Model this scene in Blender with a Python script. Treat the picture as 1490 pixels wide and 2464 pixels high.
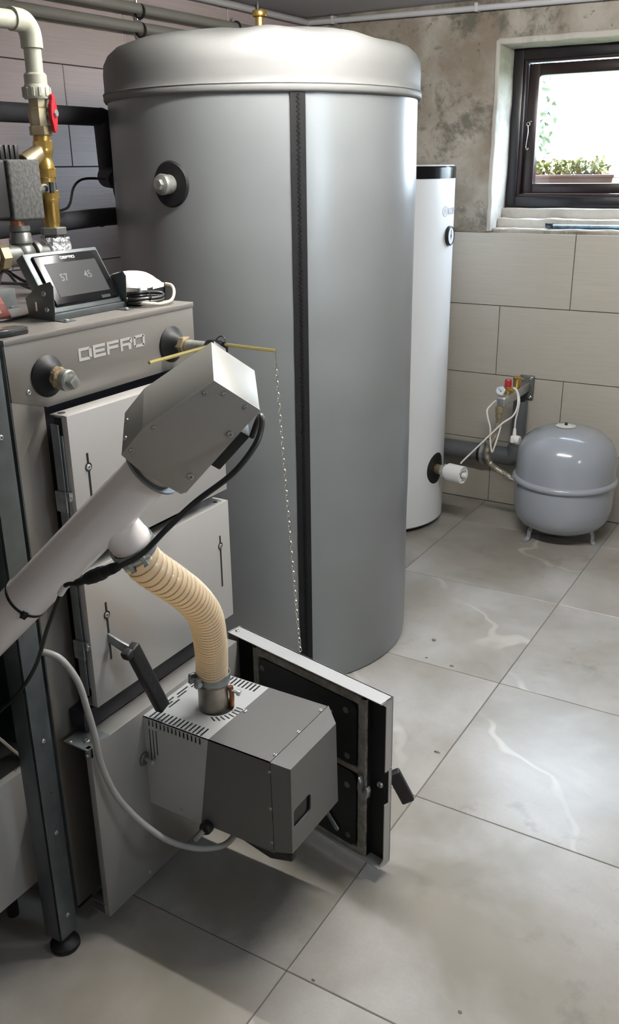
import bpy, bmesh, math, random
from mathutils import Vector, Matrix, Quaternion
from mathutils import noise as mnoise

for o in list(bpy.data.objects):
    bpy.data.objects.remove(o, do_unlink=True)
SC = bpy.context.scene
COL = SC.collection
V = Vector
PI = math.pi
random.seed(7)

# ------------------------------------------------------------------ camera
def make_camera():
    f, pitch, roll, yaw = 2169.06, 0.36474108, -0.01366564, 0.54326677
    F = V((-math.sin(yaw)*math.cos(pitch), math.cos(yaw)*math.cos(pitch), -math.sin(pitch)))
    Rt = V((math.cos(yaw), math.sin(yaw), 0)); U = Rt.cross(F)
    c, s = math.cos(roll), math.sin(roll)
    R2 = c*Rt + s*U; U2 = -s*Rt + c*U
    cam = bpy.data.cameras.new('camera'); ob = bpy.data.objects.new('camera', cam); COL.objects.link(ob)
    m = Matrix((R2, U2, -F)).transposed().to_4x4(); m.translation = V((0, 0, 1.453))
    ob.matrix_world = m
    cam.sensor_fit = 'VERTICAL'; cam.sensor_height = 24; cam.sensor_width = 24
    cam.lens = 24*f/2464; cam.clip_start = 0.02; cam.clip_end = 100
    SC.camera = ob
make_camera()

# ------------------------------------------------------------------ world, exposure
SKY = 22.0
w = bpy.data.worlds.new('sky'); SC.world = w; w.use_nodes = True
bg = w.node_tree.nodes['Background']; bg.inputs[0].default_value = (0.72, 0.84, 1.0, 1); bg.inputs[1].default_value = SKY
SC.view_settings.view_transform = 'Standard'; SC.view_settings.look = 'None'
SC.view_settings.gamma = 1.0; SC.view_settings.use_curve_mapping = False
SC.view_settings.exposure = 0.42
SC.cycles.caustics_reflective = False; SC.cycles.caustics_refractive = False
SC.cycles.adaptive_threshold = 0.02; SC.cycles.max_bounces = 7; SC.cycles.diffuse_bounces = 4; SC.cycles.glossy_bounces = 3; SC.cycles.transmission_bounces = 3

def area(name, loc, direction, sx, sy, power, color=(1, 1, 1), portal=False, roll_axis=None):
    l = bpy.data.lights.new(name, 'AREA'); l.shape = 'RECTANGLE'; l.size = sx; l.size_y = sy
    l.energy = power; l.color = color
    ob = bpy.data.objects.new(name, l); COL.objects.link(ob); ob.location = loc
    ob.rotation_euler = V(direction).to_track_quat('-Z', 'Y').to_euler()
    if portal: l.cycles.is_portal = True
    return ob
area('window_portal', (-0.89, 4.03, 1.585), (0, -1, 0), 0.80, 0.42, 1.0, portal=True)
area('side_portal', (1.51, 1.20, 1.525), (-1, 0, 0), 0.50, 0.45, 1.0, portal=True)  # sky portal for the added fill window
LAMP_POWER = 250.0; LAMP_X, LAMP_Y, LAMP_LEN = -.66, 1.74, 1.2

# ------------------------------------------------------------------ materials
def mat(name, rgb, rough=0.5, metal=0.0, spec=0.5, vary=None, bump=None, coat=0.0, sheen=0.0, trans=0.0, alpha=1.0, emit=None, sss=0.0):
    m = bpy.data.materials.new(name); m.use_nodes = True
    nt = m.node_tree; n = nt.nodes; L = nt.links; p = n['Principled BSDF']
    p.inputs['Base Color'].default_value = (*rgb, 1); p.inputs['Roughness'].default_value = rough
    p.inputs['Metallic'].default_value = metal; p.inputs['Specular IOR Level'].default_value = spec
    if coat: p.inputs['Coat Weight'].default_value = coat; p.inputs['Coat Roughness'].default_value = 0.1
    if trans: p.inputs['Transmission Weight'].default_value = trans
    if sss: p.inputs['Subsurface Weight'].default_value = sss; p.inputs['Subsurface Radius'].default_value = (.01, .006, .003)
    if emit: p.inputs['Emission Color'].default_value = (*emit[0], 1); p.inputs['Emission Strength'].default_value = emit[1]
    tc = n.new('ShaderNodeTexCoord')
    if vary:            # (scale, amount, second colour or None)
        nz = n.new('ShaderNodeTexNoise'); nz.inputs['Scale'].default_value = vary[0]; nz.inputs['Detail'].default_value = 6
        L.new(tc.outputs['Object'], nz.inputs['Vector'])
        mx = n.new('ShaderNodeMix'); mx.data_type = 'RGBA'
        c2 = vary[2] if len(vary) > 2 else tuple(x*(1-vary[1]) for x in rgb)
        mx.inputs['A'].default_value = (*rgb, 1); mx.inputs['B'].default_value = (*c2, 1)
        mr = n.new('ShaderNodeMapRange'); mr.inputs['From Min'].default_value = .35; mr.inputs['From Max'].default_value = .65
        L.new(nz.outputs['Fac'], mr.inputs['Value']); L.new(mr.outputs['Result'], mx.inputs['Factor'])
        L.new(mx.outputs['Result'], p.inputs['Base Color'])
    if bump:            # (scale, strength, distance)
        nb = n.new('ShaderNodeTexNoise'); nb.inputs['Scale'].default_value = bump[0]; nb.inputs['Detail'].default_value = 4
        L.new(tc.outputs['Object'], nb.inputs['Vector'])
        bp = n.new('ShaderNodeBump'); bp.inputs['Strength'].default_value = bump[1]; bp.inputs['Distance'].default_value = bump[2]
        L.new(nb.outputs['Fac'], bp.inputs['Height']); L.new(bp.outputs['Normal'], p.inputs['Normal'])
    return m

M = {}
M['jacket'] = mat('silver_vinyl', (.225, .237, .247), .31, .25, .5, vary=(3, .08), bump=(5, .25, .006))
M['lid'] = mat('grey_vinyl_lid', (.172, .173, .170), .55, 0.0, .25, vary=(4, .06), bump=(6, .2, .006))
M['zip'] = mat('black_zip_tape', (.008, .008, .009), .8, spec=.25, bump=(400, .4, .001))
M['zipteeth'] = mat('black_zip_teeth', (.006, .006, .006), .8, spec=.12)
M['rubber'] = mat('black_rubber', (.010, .010, .011), .55, spec=.3, bump=(90, .15, .001))
M['black_plastic'] = mat('black_plastic', (.016, .016, .017), .45, spec=.35)
M['black_gloss'] = mat('black_gloss', (.006, .006, .007), .18, spec=.22)
M['foam'] = mat('black_pipe_foam', (.028, .028, .033), .75, bump=(120, .3, .002), vary=(8, .3))
M['epp'] = mat('black_foam_shell', (.045, .045, .045), .85, vary=(140, .5, (.09, .09, .085)), bump=(150, .5, .002))
M['white_enamel'] = mat('white_enamel', (.78, .79, .80), .32, 0, .5, bump=(120, .05, .001))
M['white_plastic'] = mat('white_plastic', (.82, .82, .80), .35)
M['ppr'] = mat('cream_grey_plastic', (.41, .41, .335), .40, vary=(20, .06))
M['panel'] = mat('bronze_grey_paint', (.24, .222, .205), .38, .35, .5, bump=(700, .12, .0005))
M['door'] = mat('silver_grey_paint', (.48, .47, .455), .40, .30, .5, bump=(700, .12, .0005))
M['plate'] = mat('dimmed_door_paint', (.30, .292, .28), .42, .30, .5, bump=(700, .12, .0005))  # door paint darkened for the weaker light low on the boiler
M['burner_light'] = mat('light_silver_paint', (.50, .51, .515), .42, .25, .5, bump=(700, .12, .0005))
M['burner_dark'] = mat('graphite_paint', (.155, .152, .15), .42, .30, .5, bump=(700, .12, .0005))
M['feeder'] = mat('feeder_grey_paint', (.38, .358, .325), .42, .15, .5, bump=(600, .12, .0005))
M['feeder_top'] = mat('feeder_cover_paint', (.27, .27, .25), .45, .20, .5, bump=(600, .12, .0005))
M['tube'] = mat('glossy_grey_enamel', (.86, .795, .765), .27, 0, .5, coat=.3, bump=(30, .05, .002))
M['galv'] = mat('galvanised_steel', (.27, .295, .305), .42, .65, .5, vary=(25, .25))
M['galv_dark'] = mat('dark_galvanised_steel', (.11, .125, .13), .45, .5, .5, vary=(25, .2))
M['zinc'] = mat('bright_zinc', (.55, .56, .55), .3, .8, .5, vary=(40, .2))
M['zinc_band'] = mat('zinc_clamp_band', (.42, .46, .46), .32, .75, .5, vary=(60, .3))
M['steel'] = mat('polished_steel', (.62, .62, .61), .22, 1.0)
M['pipe_steel'] = mat('heat_tinted_steel', (.20, .175, .14), .34, .85, .5, vary=(18, .5, (.33, .30, .26)))
M['copper'] = mat('copper', (.42, .17, .09), .4, .8, vary=(40, .4))
M['iron'] = mat('malleable_iron', (.20, .205, .195), .42, .6, .5, vary=(30, .35), bump=(60, .2, .001))
M['iron_plug'] = mat('zinc_plated_plug', (.42, .43, .40), .40, .6, .5, vary=(40, .4), bump=(60, .2, .001))
M['brass'] = mat('brass', (.62, .42, .13), .28, .85, .5, vary=(30, .3, (.45, .29, .08)))
M['brass_dull'] = mat('dull_brass', (.30, .24, .14), .42, .7, .5, vary=(30, .4, (.42, .36, .24)))
M['brass_rod'] = mat('bright_brass_rod', (.62, .52, .20), .28, .8)
M['red'] = mat('red_enamel', (.40, .015, .025), .32)
M['red_dull'] = mat('dusty_red_plastic', (.36, .09, .07), .5)
M['hemp'] = mat('hemp_fibre', (.16, .11, .05), .9, vary=(200, .6, (.30, .23, .13)), bump=(300, .8, .003))
M['foil'] = mat('crumpled_foil', (.85, .85, .86), .30, .75, bump=(70, 1.0, .02))
M['dark'] = mat('black_steel_and_shade', (.010, .010, .011), .5, bump=(80, .1, .001))  # black steel, and shade painted into slots, holes and gaps
M['navy'] = mat('gap_shade_navy', (.012, .012, .018), .45)  # shade of the gaps between the doors put into the colour
M['gasket'] = mat('grey_rope_gasket', (.30, .28, .25), .95, vary=(60, .35), bump=(160, .8, .004))
M['conduit'] = mat('grey_conduit', (.25, .235, .215), .4)
M['white_conduit'] = mat('white_conduit', (.52, .52, .54), .42)
M['vessel'] = mat('grey_gloss_enamel', (.31, .335, .38), .20, 0, .5, coat=.5)
M['grey_pvc'] = mat('grey_pvc', (.115, .12, .13), .40)
M['braid'] = mat('braided_steel', (.50, .46, .39), .35, .85, bump=(400, .6, .002))
M['frame'] = mat('dark_brown_window_paint', (.010, .009, .011), .28, 0, .5, bump=(60, .2, .001), vary=(12, .4, (.016, .014, .017)))
M['sash'] = mat('brown_window_paint', (.020, .011, .012), .30, 0, .5, bump=(60, .2, .001))
M['cream_cable'] = mat('cream_cable', (.62, .58, .46), .45)
M['white_cable'] = mat('white_cable', (.75, .74, .70), .45)
M['grey_cable'] = mat('grey_cable', (.33, .325, .31), .45)
M['black_cable'] = mat('black_cable', (.012, .012, .013), .38)
M['screen'] = mat('dark_screen', (.026, .027, .029), .3, spec=.25)
M['digits'] = mat('dim_screen_digits', (.085, .09, .095), .5)
M['print_white'] = mat('white_print', (.85, .85, .85), .5)
M['print_grey'] = mat('light_grey_print', (.42, .41, .39), .45)
M['print_line'] = mat('grey_print', (.34, .35, .40), .5)
M['gauge'] = mat('gauge_dial', (.70, .74, .80), .3)
M['steel_blue'] = mat('worn_blue_steel', (.06, .09, .13), .35, .4, vary=(30, .4, (.12, .22, .30)))
M['terracotta'] = mat('terracotta_plastic', (.20, .11, .105), .6)
M['leaf'] = mat('yellow_green_leaf', (.17, .19, .07), .6, vary=(30, .3, (.26, .24, .06)))
M['shrub'] = mat('grey_green_leaf', (.20, .24, .17), .7, vary=(10, .4))
M['grass'] = mat('grass_ground', (.15, .18, .09), .9, vary=(3, .4))
M['label'] = mat('paper_label', (.72, .72, .72), .5)
M['chip'] = mat('dark_bark_chip', (.07, .055, .045), .8, vary=(200, .6, (.25, .22, .2)))
M['lampwhite'] = mat('lamp_housing', (.8, .8, .8), .4)
M['grout'] = mat('grey_grout', (.13, .125, .115), .9)
M['grout_dark'] = mat('dark_grout', (.085, .075, .07), .9)

def mat_hose():
    m = mat('amber_pu_hose', (.90, .80, .62), .16, 0, .5, sss=0.0)
    n = m.node_tree.nodes; L = m.node_tree.links; p = n['Principled BSDF']
    p.inputs['Coat Weight'].default_value = .4
    out = n['Material Output']
    tr = n.new('ShaderNodeBsdfTranslucent'); tr.inputs[0].default_value = (.92, .76, .50, 1)
    mx = n.new('ShaderNodeMixShader'); mx.inputs[0].default_value = .45
    L.new(p.outputs[0], mx.inputs[1]); L.new(tr.outputs[0], mx.inputs[2]); L.new(mx.outputs[0], out.inputs[0])
    return m
M['hose'] = mat_hose()
M['hose_rib'] = mat('amber_hose_spiral', (.46, .31, .17), .3)

def mat_glass():
    m = bpy.data.materials.new('window_glass'); m.use_nodes = True
    n = m.node_tree.nodes; L = m.node_tree.links; n.remove(n['Principled BSDF'])
    t = n.new('ShaderNodeBsdfTransparent'); t.inputs[0].default_value = (.97, .98, .97, 1)
    g = n.new('ShaderNodeBsdfGlossy'); g.inputs['Roughness'].default_value = .02
    mx = n.new('ShaderNodeMixShader')
    mx.inputs[0].default_value = .05; L.new(t.outputs[0], mx.inputs[1]); L.new(g.outputs[0], mx.inputs[2])
    L.new(mx.outputs[0], n['Material Output'].inputs[0])
    return m
M['glass'] = mat_glass()

def node_mix(n, L, fac, a, b):
    mx = n.new('ShaderNodeMix'); mx.data_type = 'RGBA'
    for s, x in (('A', a), ('B', b)):
        if isinstance(x, tuple): mx.inputs[s].default_value = (*x, 1)
        else: L.new(x, mx.inputs[s])
    if isinstance(fac, float): mx.inputs['Factor'].default_value = fac
    else: L.new(fac, mx.inputs['Factor'])
    return mx.outputs['Result']
def node_noise(n, L, vec, scale, detail=5, rough=.55, dist=0.0):
    z = n.new('ShaderNodeTexNoise'); z.inputs['Scale'].default_value = scale; z.inputs['Detail'].default_value = detail
    z.inputs['Roughness'].default_value = rough; z.inputs['Distortion'].default_value = dist
    L.new(vec, z.inputs['Vector']); return z.outputs['Fac']
def node_range(n, L, val, a, b, c=0.0, d=1.0):
    r = n.new('ShaderNodeMapRange'); r.inputs['From Min'].default_value = a; r.inputs['From Max'].default_value = b
    r.inputs['To Min'].default_value = c; r.inputs['To Max'].default_value = d
    L.new(val, r.inputs['Value']); return r.outputs['Result']
def tile_vec(n, L):
    tc = n.new('ShaderNodeTexCoord'); oi = n.new('ShaderNodeObjectInfo')
    ml = n.new('ShaderNodeVectorMath'); ml.operation = 'SCALE'; ml.inputs[0].default_value = (37.1, 21.7, 53.3)
    L.new(oi.outputs['Random'], ml.inputs['Scale'])
    ad = n.new('ShaderNodeVectorMath'); ad.operation = 'ADD'
    L.new(tc.outputs['Object'], ad.inputs[0]); L.new(ml.outputs[0], ad.inputs[1])
    return ad.outputs[0], oi.outputs['Random']

def mat_floor():
    m = bpy.data.materials.new('stone_look_floor_tile'); m.use_nodes = True
    n = m.node_tree.nodes; L = m.node_tree.links; p = n['Principled BSDF']
    v, rnd = tile_vec(n, L)
    base = node_mix(n, L, node_range(n, L, node_noise(n, L, v, 2.6, 4, .55, .3), .36, .64), (.43, .418, .40), (.262, .240, .205))
    base = node_mix(n, L, node_range(n, L, node_noise(n, L, v, 3.4, 3, .5), .45, .75, 0, .5), base, (.36, .315, .27))
    base = node_mix(n, L, node_range(n, L, node_noise(n, L, v, 130, 2, .5), .35, .65, 0, .12), base, (.26, .245, .225))
    # pale veins: thin band of a distorted noise
    wv = n.new('ShaderNodeTexWave'); wv.wave_type = 'BANDS'; wv.bands_direction = 'DIAGONAL'; wv.inputs['Scale'].default_value = .42
    wv.inputs['Distortion'].default_value = 3.2; wv.inputs['Detail'].default_value = 4; wv.inputs['Detail Scale'].default_value = 2.2; wv.inputs['Detail Roughness'].default_value = .6
    L.new(v, wv.inputs['Vector'])
    vein = node_range(n, L, wv.outputs['Fac'], .9982, .99995)
    brk = node_range(n, L, node_noise(n, L, v, 3.1, 2), .42, .60)
    mu = n.new('ShaderNodeMath'); mu.operation = 'MULTIPLY'; L.new(vein, mu.inputs[0]); L.new(brk, mu.inputs[1])
    mu2 = n.new('ShaderNodeMath'); mu2.operation = 'MULTIPLY'; L.new(mu.outputs[0], mu2.inputs[0]); mu2.inputs[1].default_value = .5
    base = node_mix(n, L, mu2.outputs[0], base, (.62, .60, .55))
    # dirty smudges
    sm = node_range(n, L, node_noise(n, L, v, 16, 4, .6), .54, .72, 0, .75)
    sm2 = node_range(n, L, node_noise(n, L, v, 2.3, 2), .52, .68)
    mu3 = n.new('ShaderNodeMath'); mu3.operation = 'MULTIPLY'; L.new(sm, mu3.inputs[0]); L.new(sm2, mu3.inputs[1])
    base = node_mix(n, L, mu3.outputs[0], base, (.16, .145, .13))
    L.new(base, p.inputs['Base Color'])
    r = node_range(n, L, node_noise(n, L, v, 6, 4), .3, .7, .285, .33); L.new(r, p.inputs['Roughness'])
    p.inputs['Specular IOR Level'].default_value = .6
    b = n.new('ShaderNodeBump'); b.inputs['Strength'].default_value = .08; b.inputs['Distance'].default_value = .002
    L.new(node_noise(n, L, v, 60, 4), b.inputs['Height']); L.new(b.outputs[0], p.inputs['Normal'])
    return m
M['floor_tile'] = mat_floor()

def mat_wall_tile(name, c1, c2, rough, axis):
    m = bpy.data.materials.new(name); m.use_nodes = True
    n = m.node_tree.nodes; L = m.node_tree.links; p = n['Principled BSDF']
    v, rnd = tile_vec(n, L)
    mp = n.new('ShaderNodeMapping'); L.new(v, mp.inputs[0])
    mp.inputs['Scale'].default_value = (3, 3, 130) if axis == 'h' else (3, 3, 60)
    f = node_noise(n, L, mp.outputs[0], 2.0, 3)
    base = node_mix(n, L, node_range(n, L, f, .3, .7), c1, c2)
    L.new(base, p.inputs['Base Color']); p.inputs['Roughness'].default_value = rough
    b = n.new('ShaderNodeBump'); b.inputs['Strength'].default_value = .25; b.inputs['Distance'].default_value = .0015
    L.new(f, b.inputs['Height']); L.new(b.outputs[0], p.inputs['Normal'])
    return m
M['tile_left'] = mat_wall_tile('taupe_wall_tile', (.53, .437, .435), (.455, .375, .373), .40, 'h')
M['tile_back'] = mat_wall_tile('beige_wall_tile', (.475, .445, .39), (.43, .402, .352), .36, 'h')

def mat_plaster(name, light, mid, dark, amt):
    m = bpy.data.materials.new(name); m.use_nodes = True
    n = m.node_tree.nodes; L = m.node_tree.links; p = n['Principled BSDF']
    tc = n.new('ShaderNodeTexCoord'); v = tc.outputs['Object']
    a = node_range(n, L, node_noise(n, L, v, 3.2, 8, .62, .2), .40, .60)
    base = node_mix(n, L, a, mid, light)
    d = node_range(n, L, node_noise(n, L, v, 7.0, 7, .70, .25), .51, .63, 0, amt)
    base = node_mix(n, L, d, base, dark)
    s = node_range(n, L, node_noise(n, L, v, 24, 5, .7), .60, .68, 0, amt*.8)
    base = node_mix(n, L, s, base, tuple(x*.75 for x in dark))
    L.new(base, p.inputs['Base Color']); p.inputs['Roughness'].default_value = .92; p.inputs['Specular IOR Level'].default_value = .2
    b = n.new('ShaderNodeBump'); b.inputs['Strength'].default_value = .6; b.inputs['Distance'].default_value = .012
    L.new(node_noise(n, L, v, 9, 8, .65, .5), b.inputs['Height']); L.new(b.outputs[0], p.inputs['Normal'])
    return m
M['plaster'] = mat_plaster('old_bare_plaster', (.42, .39, .345), (.255, .215, .17), (.125, .118, .098), .85)
M['mortar'] = mat_plaster('pale_patch_mortar', (.55, .53, .49), (.46, .43, .39), (.33, .31, .28), .5)
M['paintwall'] = mat('off_white_wall', (.50, .49, .48), .85)
M['ceil'] = mat('grey_white_ceiling', (.48, .48, .50), .85, bump=(40, .2, .002))

# ------------------------------------------------------------------ mesh helpers
ORG = {}
def smooth(me, ang=32):
    if len(me.polygons):
        me.polygons.foreach_set('use_smooth', [True]*len(me.polygons))
        me.set_sharp_from_angle(angle=math.radians(ang))
def thing(name, label, cat, loc, group=None):
    o = bpy.data.objects.new(name, None); COL.objects.link(o); o.location = loc
    o.empty_display_size = .05
    o['label'] = label; o['category'] = cat
    if group: o['group'] = group
    ORG[o.name] = V(loc); return o
def obj(name, bm, m, parent=None, label=None, cat=None, group=None, kind=None, ang=32, origin=None, recalc=True):
    """bm is in world coordinates; it is moved to the parent's origin"""
    if recalc: bmesh.ops.recalc_face_normals(bm, faces=bm.faces)
    org = ORG[parent.name] if parent is not None else (V(origin) if origin is not None else V((0, 0, 0)))
    bmesh.ops.translate(bm, verts=bm.verts, vec=-org)
    me = bpy.data.meshes.new(name); bm.to_mesh(me); bm.free(); smooth(me, ang)
    me.materials.append(M[m] if isinstance(m, str) else m)
    o = bpy.data.objects.new(name, me); COL.objects.link(o)
    if parent is not None: o.parent = parent
    else: o.location = org
    ORG[o.name] = org
    if label: o['label'] = label
    if cat: o['category'] = cat
    if group: o['group'] = group
    if kind: o['kind'] = kind
    return o
def nb(): return bmesh.new()
def box(bm, x0, x1, y0, y1, z0, z1, bev=0.0, seg=2):
    r = bmesh.ops.create_cube(bm, size=1.0); vs = r['verts']
    for v in vs:
        v.co = V(((x0+x1)/2 + v.co.x*(x1-x0), (y0+y1)/2 + v.co.y*(y1-y0), (z0+z1)/2 + v.co.z*(z1-z0)))
    if bev > 0:
        es = list({e for v in vs for e in v.link_edges})
        bmesh.ops.bevel(bm, geom=es, offset=bev, segments=seg, affect='EDGES', profile=.5)
    return bm
def obox(bm, o, ax, ay, az, x0, x1, y0, y1, z0, z1, bev=0.0, seg=2):
    """box in a local orthonormal frame (o, ax, ay, az)"""
    r = bmesh.ops.create_cube(bm, size=1.0); vs = r['verts']
    for v in vs:
        a = (x0+x1)/2 + v.co.x*(x1-x0); b = (y0+y1)/2 + v.co.y*(y1-y0); c = (z0+z1)/2 + v.co.z*(z1-z0)
        v.co = o + ax*a + ay*b + az*c
    if bev > 0:
        es = list({e for v in vs for e in v.link_edges})
        bmesh.ops.bevel(bm, geom=es, offset=bev, segments=seg, affect='EDGES', profile=.5)
    return bm
def frame_of(d):
    d = V(d).normalized()
    a = V((0, 0, 1)) if abs(d.z) < .9 else V((1, 0, 0))
    x = a.cross(d).normalized(); y = d.cross(x).normalized()
    return x, y, d
def lathe(bm, prof, o, axis=(0, 0, 1), seg=32, a0=0.0, a1=2*PI, xdir=None):
    """prof: list of (radius, height along axis)"""
    x, y, d = frame_of(axis); o = V(o)
    if xdir is not None:
        x = V(xdir).normalized(); y = d.cross(x).normalized()
    full = abs(a1-a0-2*PI) < 1e-6
    n = seg if full else seg+1
    rings = []
    for r, h in prof:
        if r < 1e-6: rings.append([bm.verts.new(o + d*h)])
        else: rings.append([bm.verts.new(o + d*h + (x*math.cos(a0+(a1-a0)*i/seg) + y*math.sin(a0+(a1-a0)*i/seg))*r) for i in range(n)])
    for A, B in zip(rings, rings[1:]):
        m = n if full else n-1
        for i in range(m):
            j = (i+1) % n
            if len(A) == 1 and len(B) == 1: continue
            if len(A) == 1: bm.faces.new((A[0], B[j], B[i]))
            elif len(B) == 1: bm.faces.new((A[i], A[j], B[0]))
            else: bm.faces.new((A[i], A[j], B[j], B[i]))
    return bm
def cyl(bm, p0, p1, r0, r1=None, seg=20, bev=0.0):
    p0, p1 = V(p0), V(p1); h = (p1-p0).length; r1 = r0 if r1 is None else r1
    if bev: prof = [(0, 0), (r0-bev, 0), (r0, bev), (r1, h-bev), (r1-bev, h), (0, h)]
    else: prof = [(0, 0), (r0, 0), (r1, h), (0, h)]
    return lathe(bm, prof, p0, p1-p0, seg)
def hexa(bm, p0, p1, r, bev=0.0015):
    return cyl(bm, p0, p1, r, seg=6, bev=bev)
def spline(pts, k=8):
    P = [V(p) for p in pts]
    if len(P) < 3: return P
    P = [P[0]*2-P[1]] + P + [P[-1]*2-P[-2]]
    out = []
    for i in range(1, len(P)-2):
        for s in range(k):
            t = s/k; a, b, c, d = P[i-1], P[i], P[i+1], P[i+2]
            out.append(.5*((2*b) + (c-a)*t + (2*a-5*b+4*c-d)*t*t + (3*b-a-3*c+d)*t**3))
    out.append(P[-2]); return out
def tube(bm, pts, r, seg=10, k=8, rad=None, closed=False):
    P = spline(pts, k) if k > 1 else [V(p) for p in pts]
    n = len(P); T = [(P[min(i+1, n-1)]-P[max(i-1, 0)]).normalized() for i in range(n)]
    x, y, d = frame_of(T[0]); rings = []
    for i in range(n):
        if i:
            q = T[i-1].rotation_difference(T[i]); x = q @ x; y = q @ y
        rr = rad(i/(n-1)) if rad else r
        rings.append([bm.verts.new(P[i] + (x*math.cos(2*PI*j/seg)+y*math.sin(2*PI*j/seg))*rr) for j in range(seg)])
    for A, B in zip(rings, rings[1:]):
        for j in range(seg):
            bm.faces.new((A[j], A[(j+1) % seg], B[(j+1) % seg], B[j]))
    bm.faces.new(list(reversed(rings[0]))); bm.faces.new(rings[-1])
    return bm
def prism(bm, poly, vec, bev=0.0):
    A = [bm.verts.new(V(p)) for p in poly]; vec = V(vec); B = [bm.verts.new(V(p)+vec) for p in poly]
    n = len(A); fs = [bm.faces.new(A), bm.faces.new(list(reversed(B)))]
    for i in range(n): fs.append(bm.faces.new((A[i], B[i], B[(i+1) % n], A[(i+1) % n])))
    if bev:
        bmesh.ops.recalc_face_normals(bm, faces=fs)
        bmesh.ops.bevel(bm, geom=list({e for f in fs for e in f.edges}), offset=bev, segments=2, affect='EDGES', profile=.5)
    return bm
def torus(bm, o, axis, R, r, seg=24, rs=8, a0=0.0, a1=2*PI):
    x, y, d = frame_of(axis); o = V(o); full = abs(a1-a0-2*PI) < 1e-6; n = seg if full else seg+1; rings = []
    for i in range(n):
        a = a0+(a1-a0)*i/seg; c = x*math.cos(a)+y*math.sin(a)
        rings.append([bm.verts.new(o + c*(R+r*math.cos(2*PI*j/rs)) + d*r*math.sin(2*PI*j/rs)) for j in range(rs)])
    for i in range(n if full else n-1):
        A, B = rings[i], rings[(i+1) % n]
        for j in range(rs): bm.faces.new((A[j], B[j], B[(j+1) % rs], A[(j+1) % rs]))
    return bm
def sphere(bm, o, r, sc=(1, 1, 1), seg=16):
    res = bmesh.ops.create_uvsphere(bm, u_segments=seg, v_segments=seg//2+2, radius=1.0)
    for v in res['verts']: v.co = V(o) + V((v.co.x*r*sc[0], v.co.y*r*sc[1], v.co.z*r*sc[2]))
    return bm

# shared little screw: pan head with a dark hex recess
def _screw_mesh():
    bm = nb(); lathe(bm, [(0, .0012), (.38, .0012), (.40, .45), (.62, .55), (.9, .38), (1, .1), (1, -.1)], (0, 0, 0), (0, 0, 1), 12)
    bmesh.ops.recalc_face_normals(bm, faces=bm.faces)
    me = bpy.data.meshes.new('screw'); bm.to_mesh(me); bm.free(); smooth(me); me.materials.append(M['zinc']); return me
SCREW = _screw_mesh()
def screw(parent, pos, normal, r=.004, name='screw'):
    o = bpy.data.objects.new(name, SCREW); COL.objects.link(o); o.parent = parent
    o.location = V(pos)-ORG[parent.name]; o.scale = (r, r, r)
    o.rotation_mode = 'QUATERNION'; o.rotation_quaternion = V((0, 0, 1)).rotation_difference(V(normal).normalized())
    return o

def text_mesh(body, size, o, ax, ay, off=0.0, extrude=.0004, wrap=None):
    """flat lettering (default font) with its lower-left corner at o, as a bmesh"""
    cu = bpy.data.curves.new('t', 'FONT'); cu.body = body; cu.size = size; cu.extrude = extrude; cu.offset = off
    ob = bpy.data.objects.new('t', cu); COL.objects.link(ob)
    dg = bpy.context.evaluated_depsgraph_get(); me = bpy.data.meshes.new_from_object(ob.evaluated_get(dg))
    bm = nb(); bm.from_mesh(me); bpy.data.objects.remove(ob); bpy.data.curves.remove(cu); bpy.data.meshes.remove(me)
    az = ax.cross(ay)
    for v in bm.verts:
        v.co = wrap(v.co) if wrap else o + ax*v.co.x + ay*v.co.y + az*v.co.z
    return bm
# wide block capitals made of bars, (x0,x1,y0,y1) in a 1 x 0.72 cell
BLOCK = {
 'D': [(0, .16, .0, .72), (.16, .80, .56, .72), (.16, .80, 0, .16), (.74, .95, .10, .62)],
 'E': [(0, .18, 0, .72), (.18, .92, .56, .72), (.18, .86, .28, .44), (.18, .92, 0, .16)],
 'F': [(0, .18, 0, .72), (.18, .92, .56, .72), (.18, .86, .28, .44)],
 'R': [(0, .18, 0, .72), (.18, .84, .56, .72), (.18, .84, .26, .40), (.76, .95, .36, .64), (.62, .84, 0, .26)],
 'O': [(0, .18, .06, .66), (.76, .94, .06, .66), (.08, .86, .56, .72), (.08, .86, 0, .16)],
}
def block_text(s, o, ax, ay, h, pitch, depth):
    bm = nb(); az = ax.cross(ay); k = h/.72; kx = pitch*.96
    for i, c in enumerate(s):
        for (a, b, c0, c1) in BLOCK[c]:
            obox(bm, o + ax*(i*pitch), ax, ay, az, a*kx, b*kx, c0*k, c1*k, 0, depth)
    return bm
def struct(o, kind='structure'): o['kind'] = kind; return o

# ================================================================== THE ROOM
XL, YB, XR, YF, ZC = -2.27, 3.784, 1.35, -1.6, 2.058
def tile_grid(parent, mname, rows, cols_of, place, thick, gap=.003, name='tile'):
    """rows: list of (a0,a1); cols_of(i) -> list of (b0,b1); place(a,b) -> box centre"""
    cache = {}
    for i, (a0, a1) in enumerate(rows):
        for (b0, b1) in cols_of(i):
            la, lb = a1-a0-gap, b1-b0-gap
            if la < .02 or lb < .02: continue
            key = (round(la, 3), round(lb, 3))
            if key not in cache:
                bm = nb(); dims = place(None, (la, lb)); box(bm, -dims[0]/2, dims[0]/2, -dims[1]/2, dims[1]/2, -dims[2]/2, dims[2]/2, .0012, 1)
                me = bpy.data.meshes.new(name); bm.to_mesh(me); bm.free(); smooth(me); me.materials.append(M[mname]); cache[key] = me
            o = bpy.data.objects.new(name, cache[key]); COL.objects.link(o); o.parent = parent
            o.location = V(place(((a0+a1)/2, (b0+b1)/2), None)) - ORG[parent.name]
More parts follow.
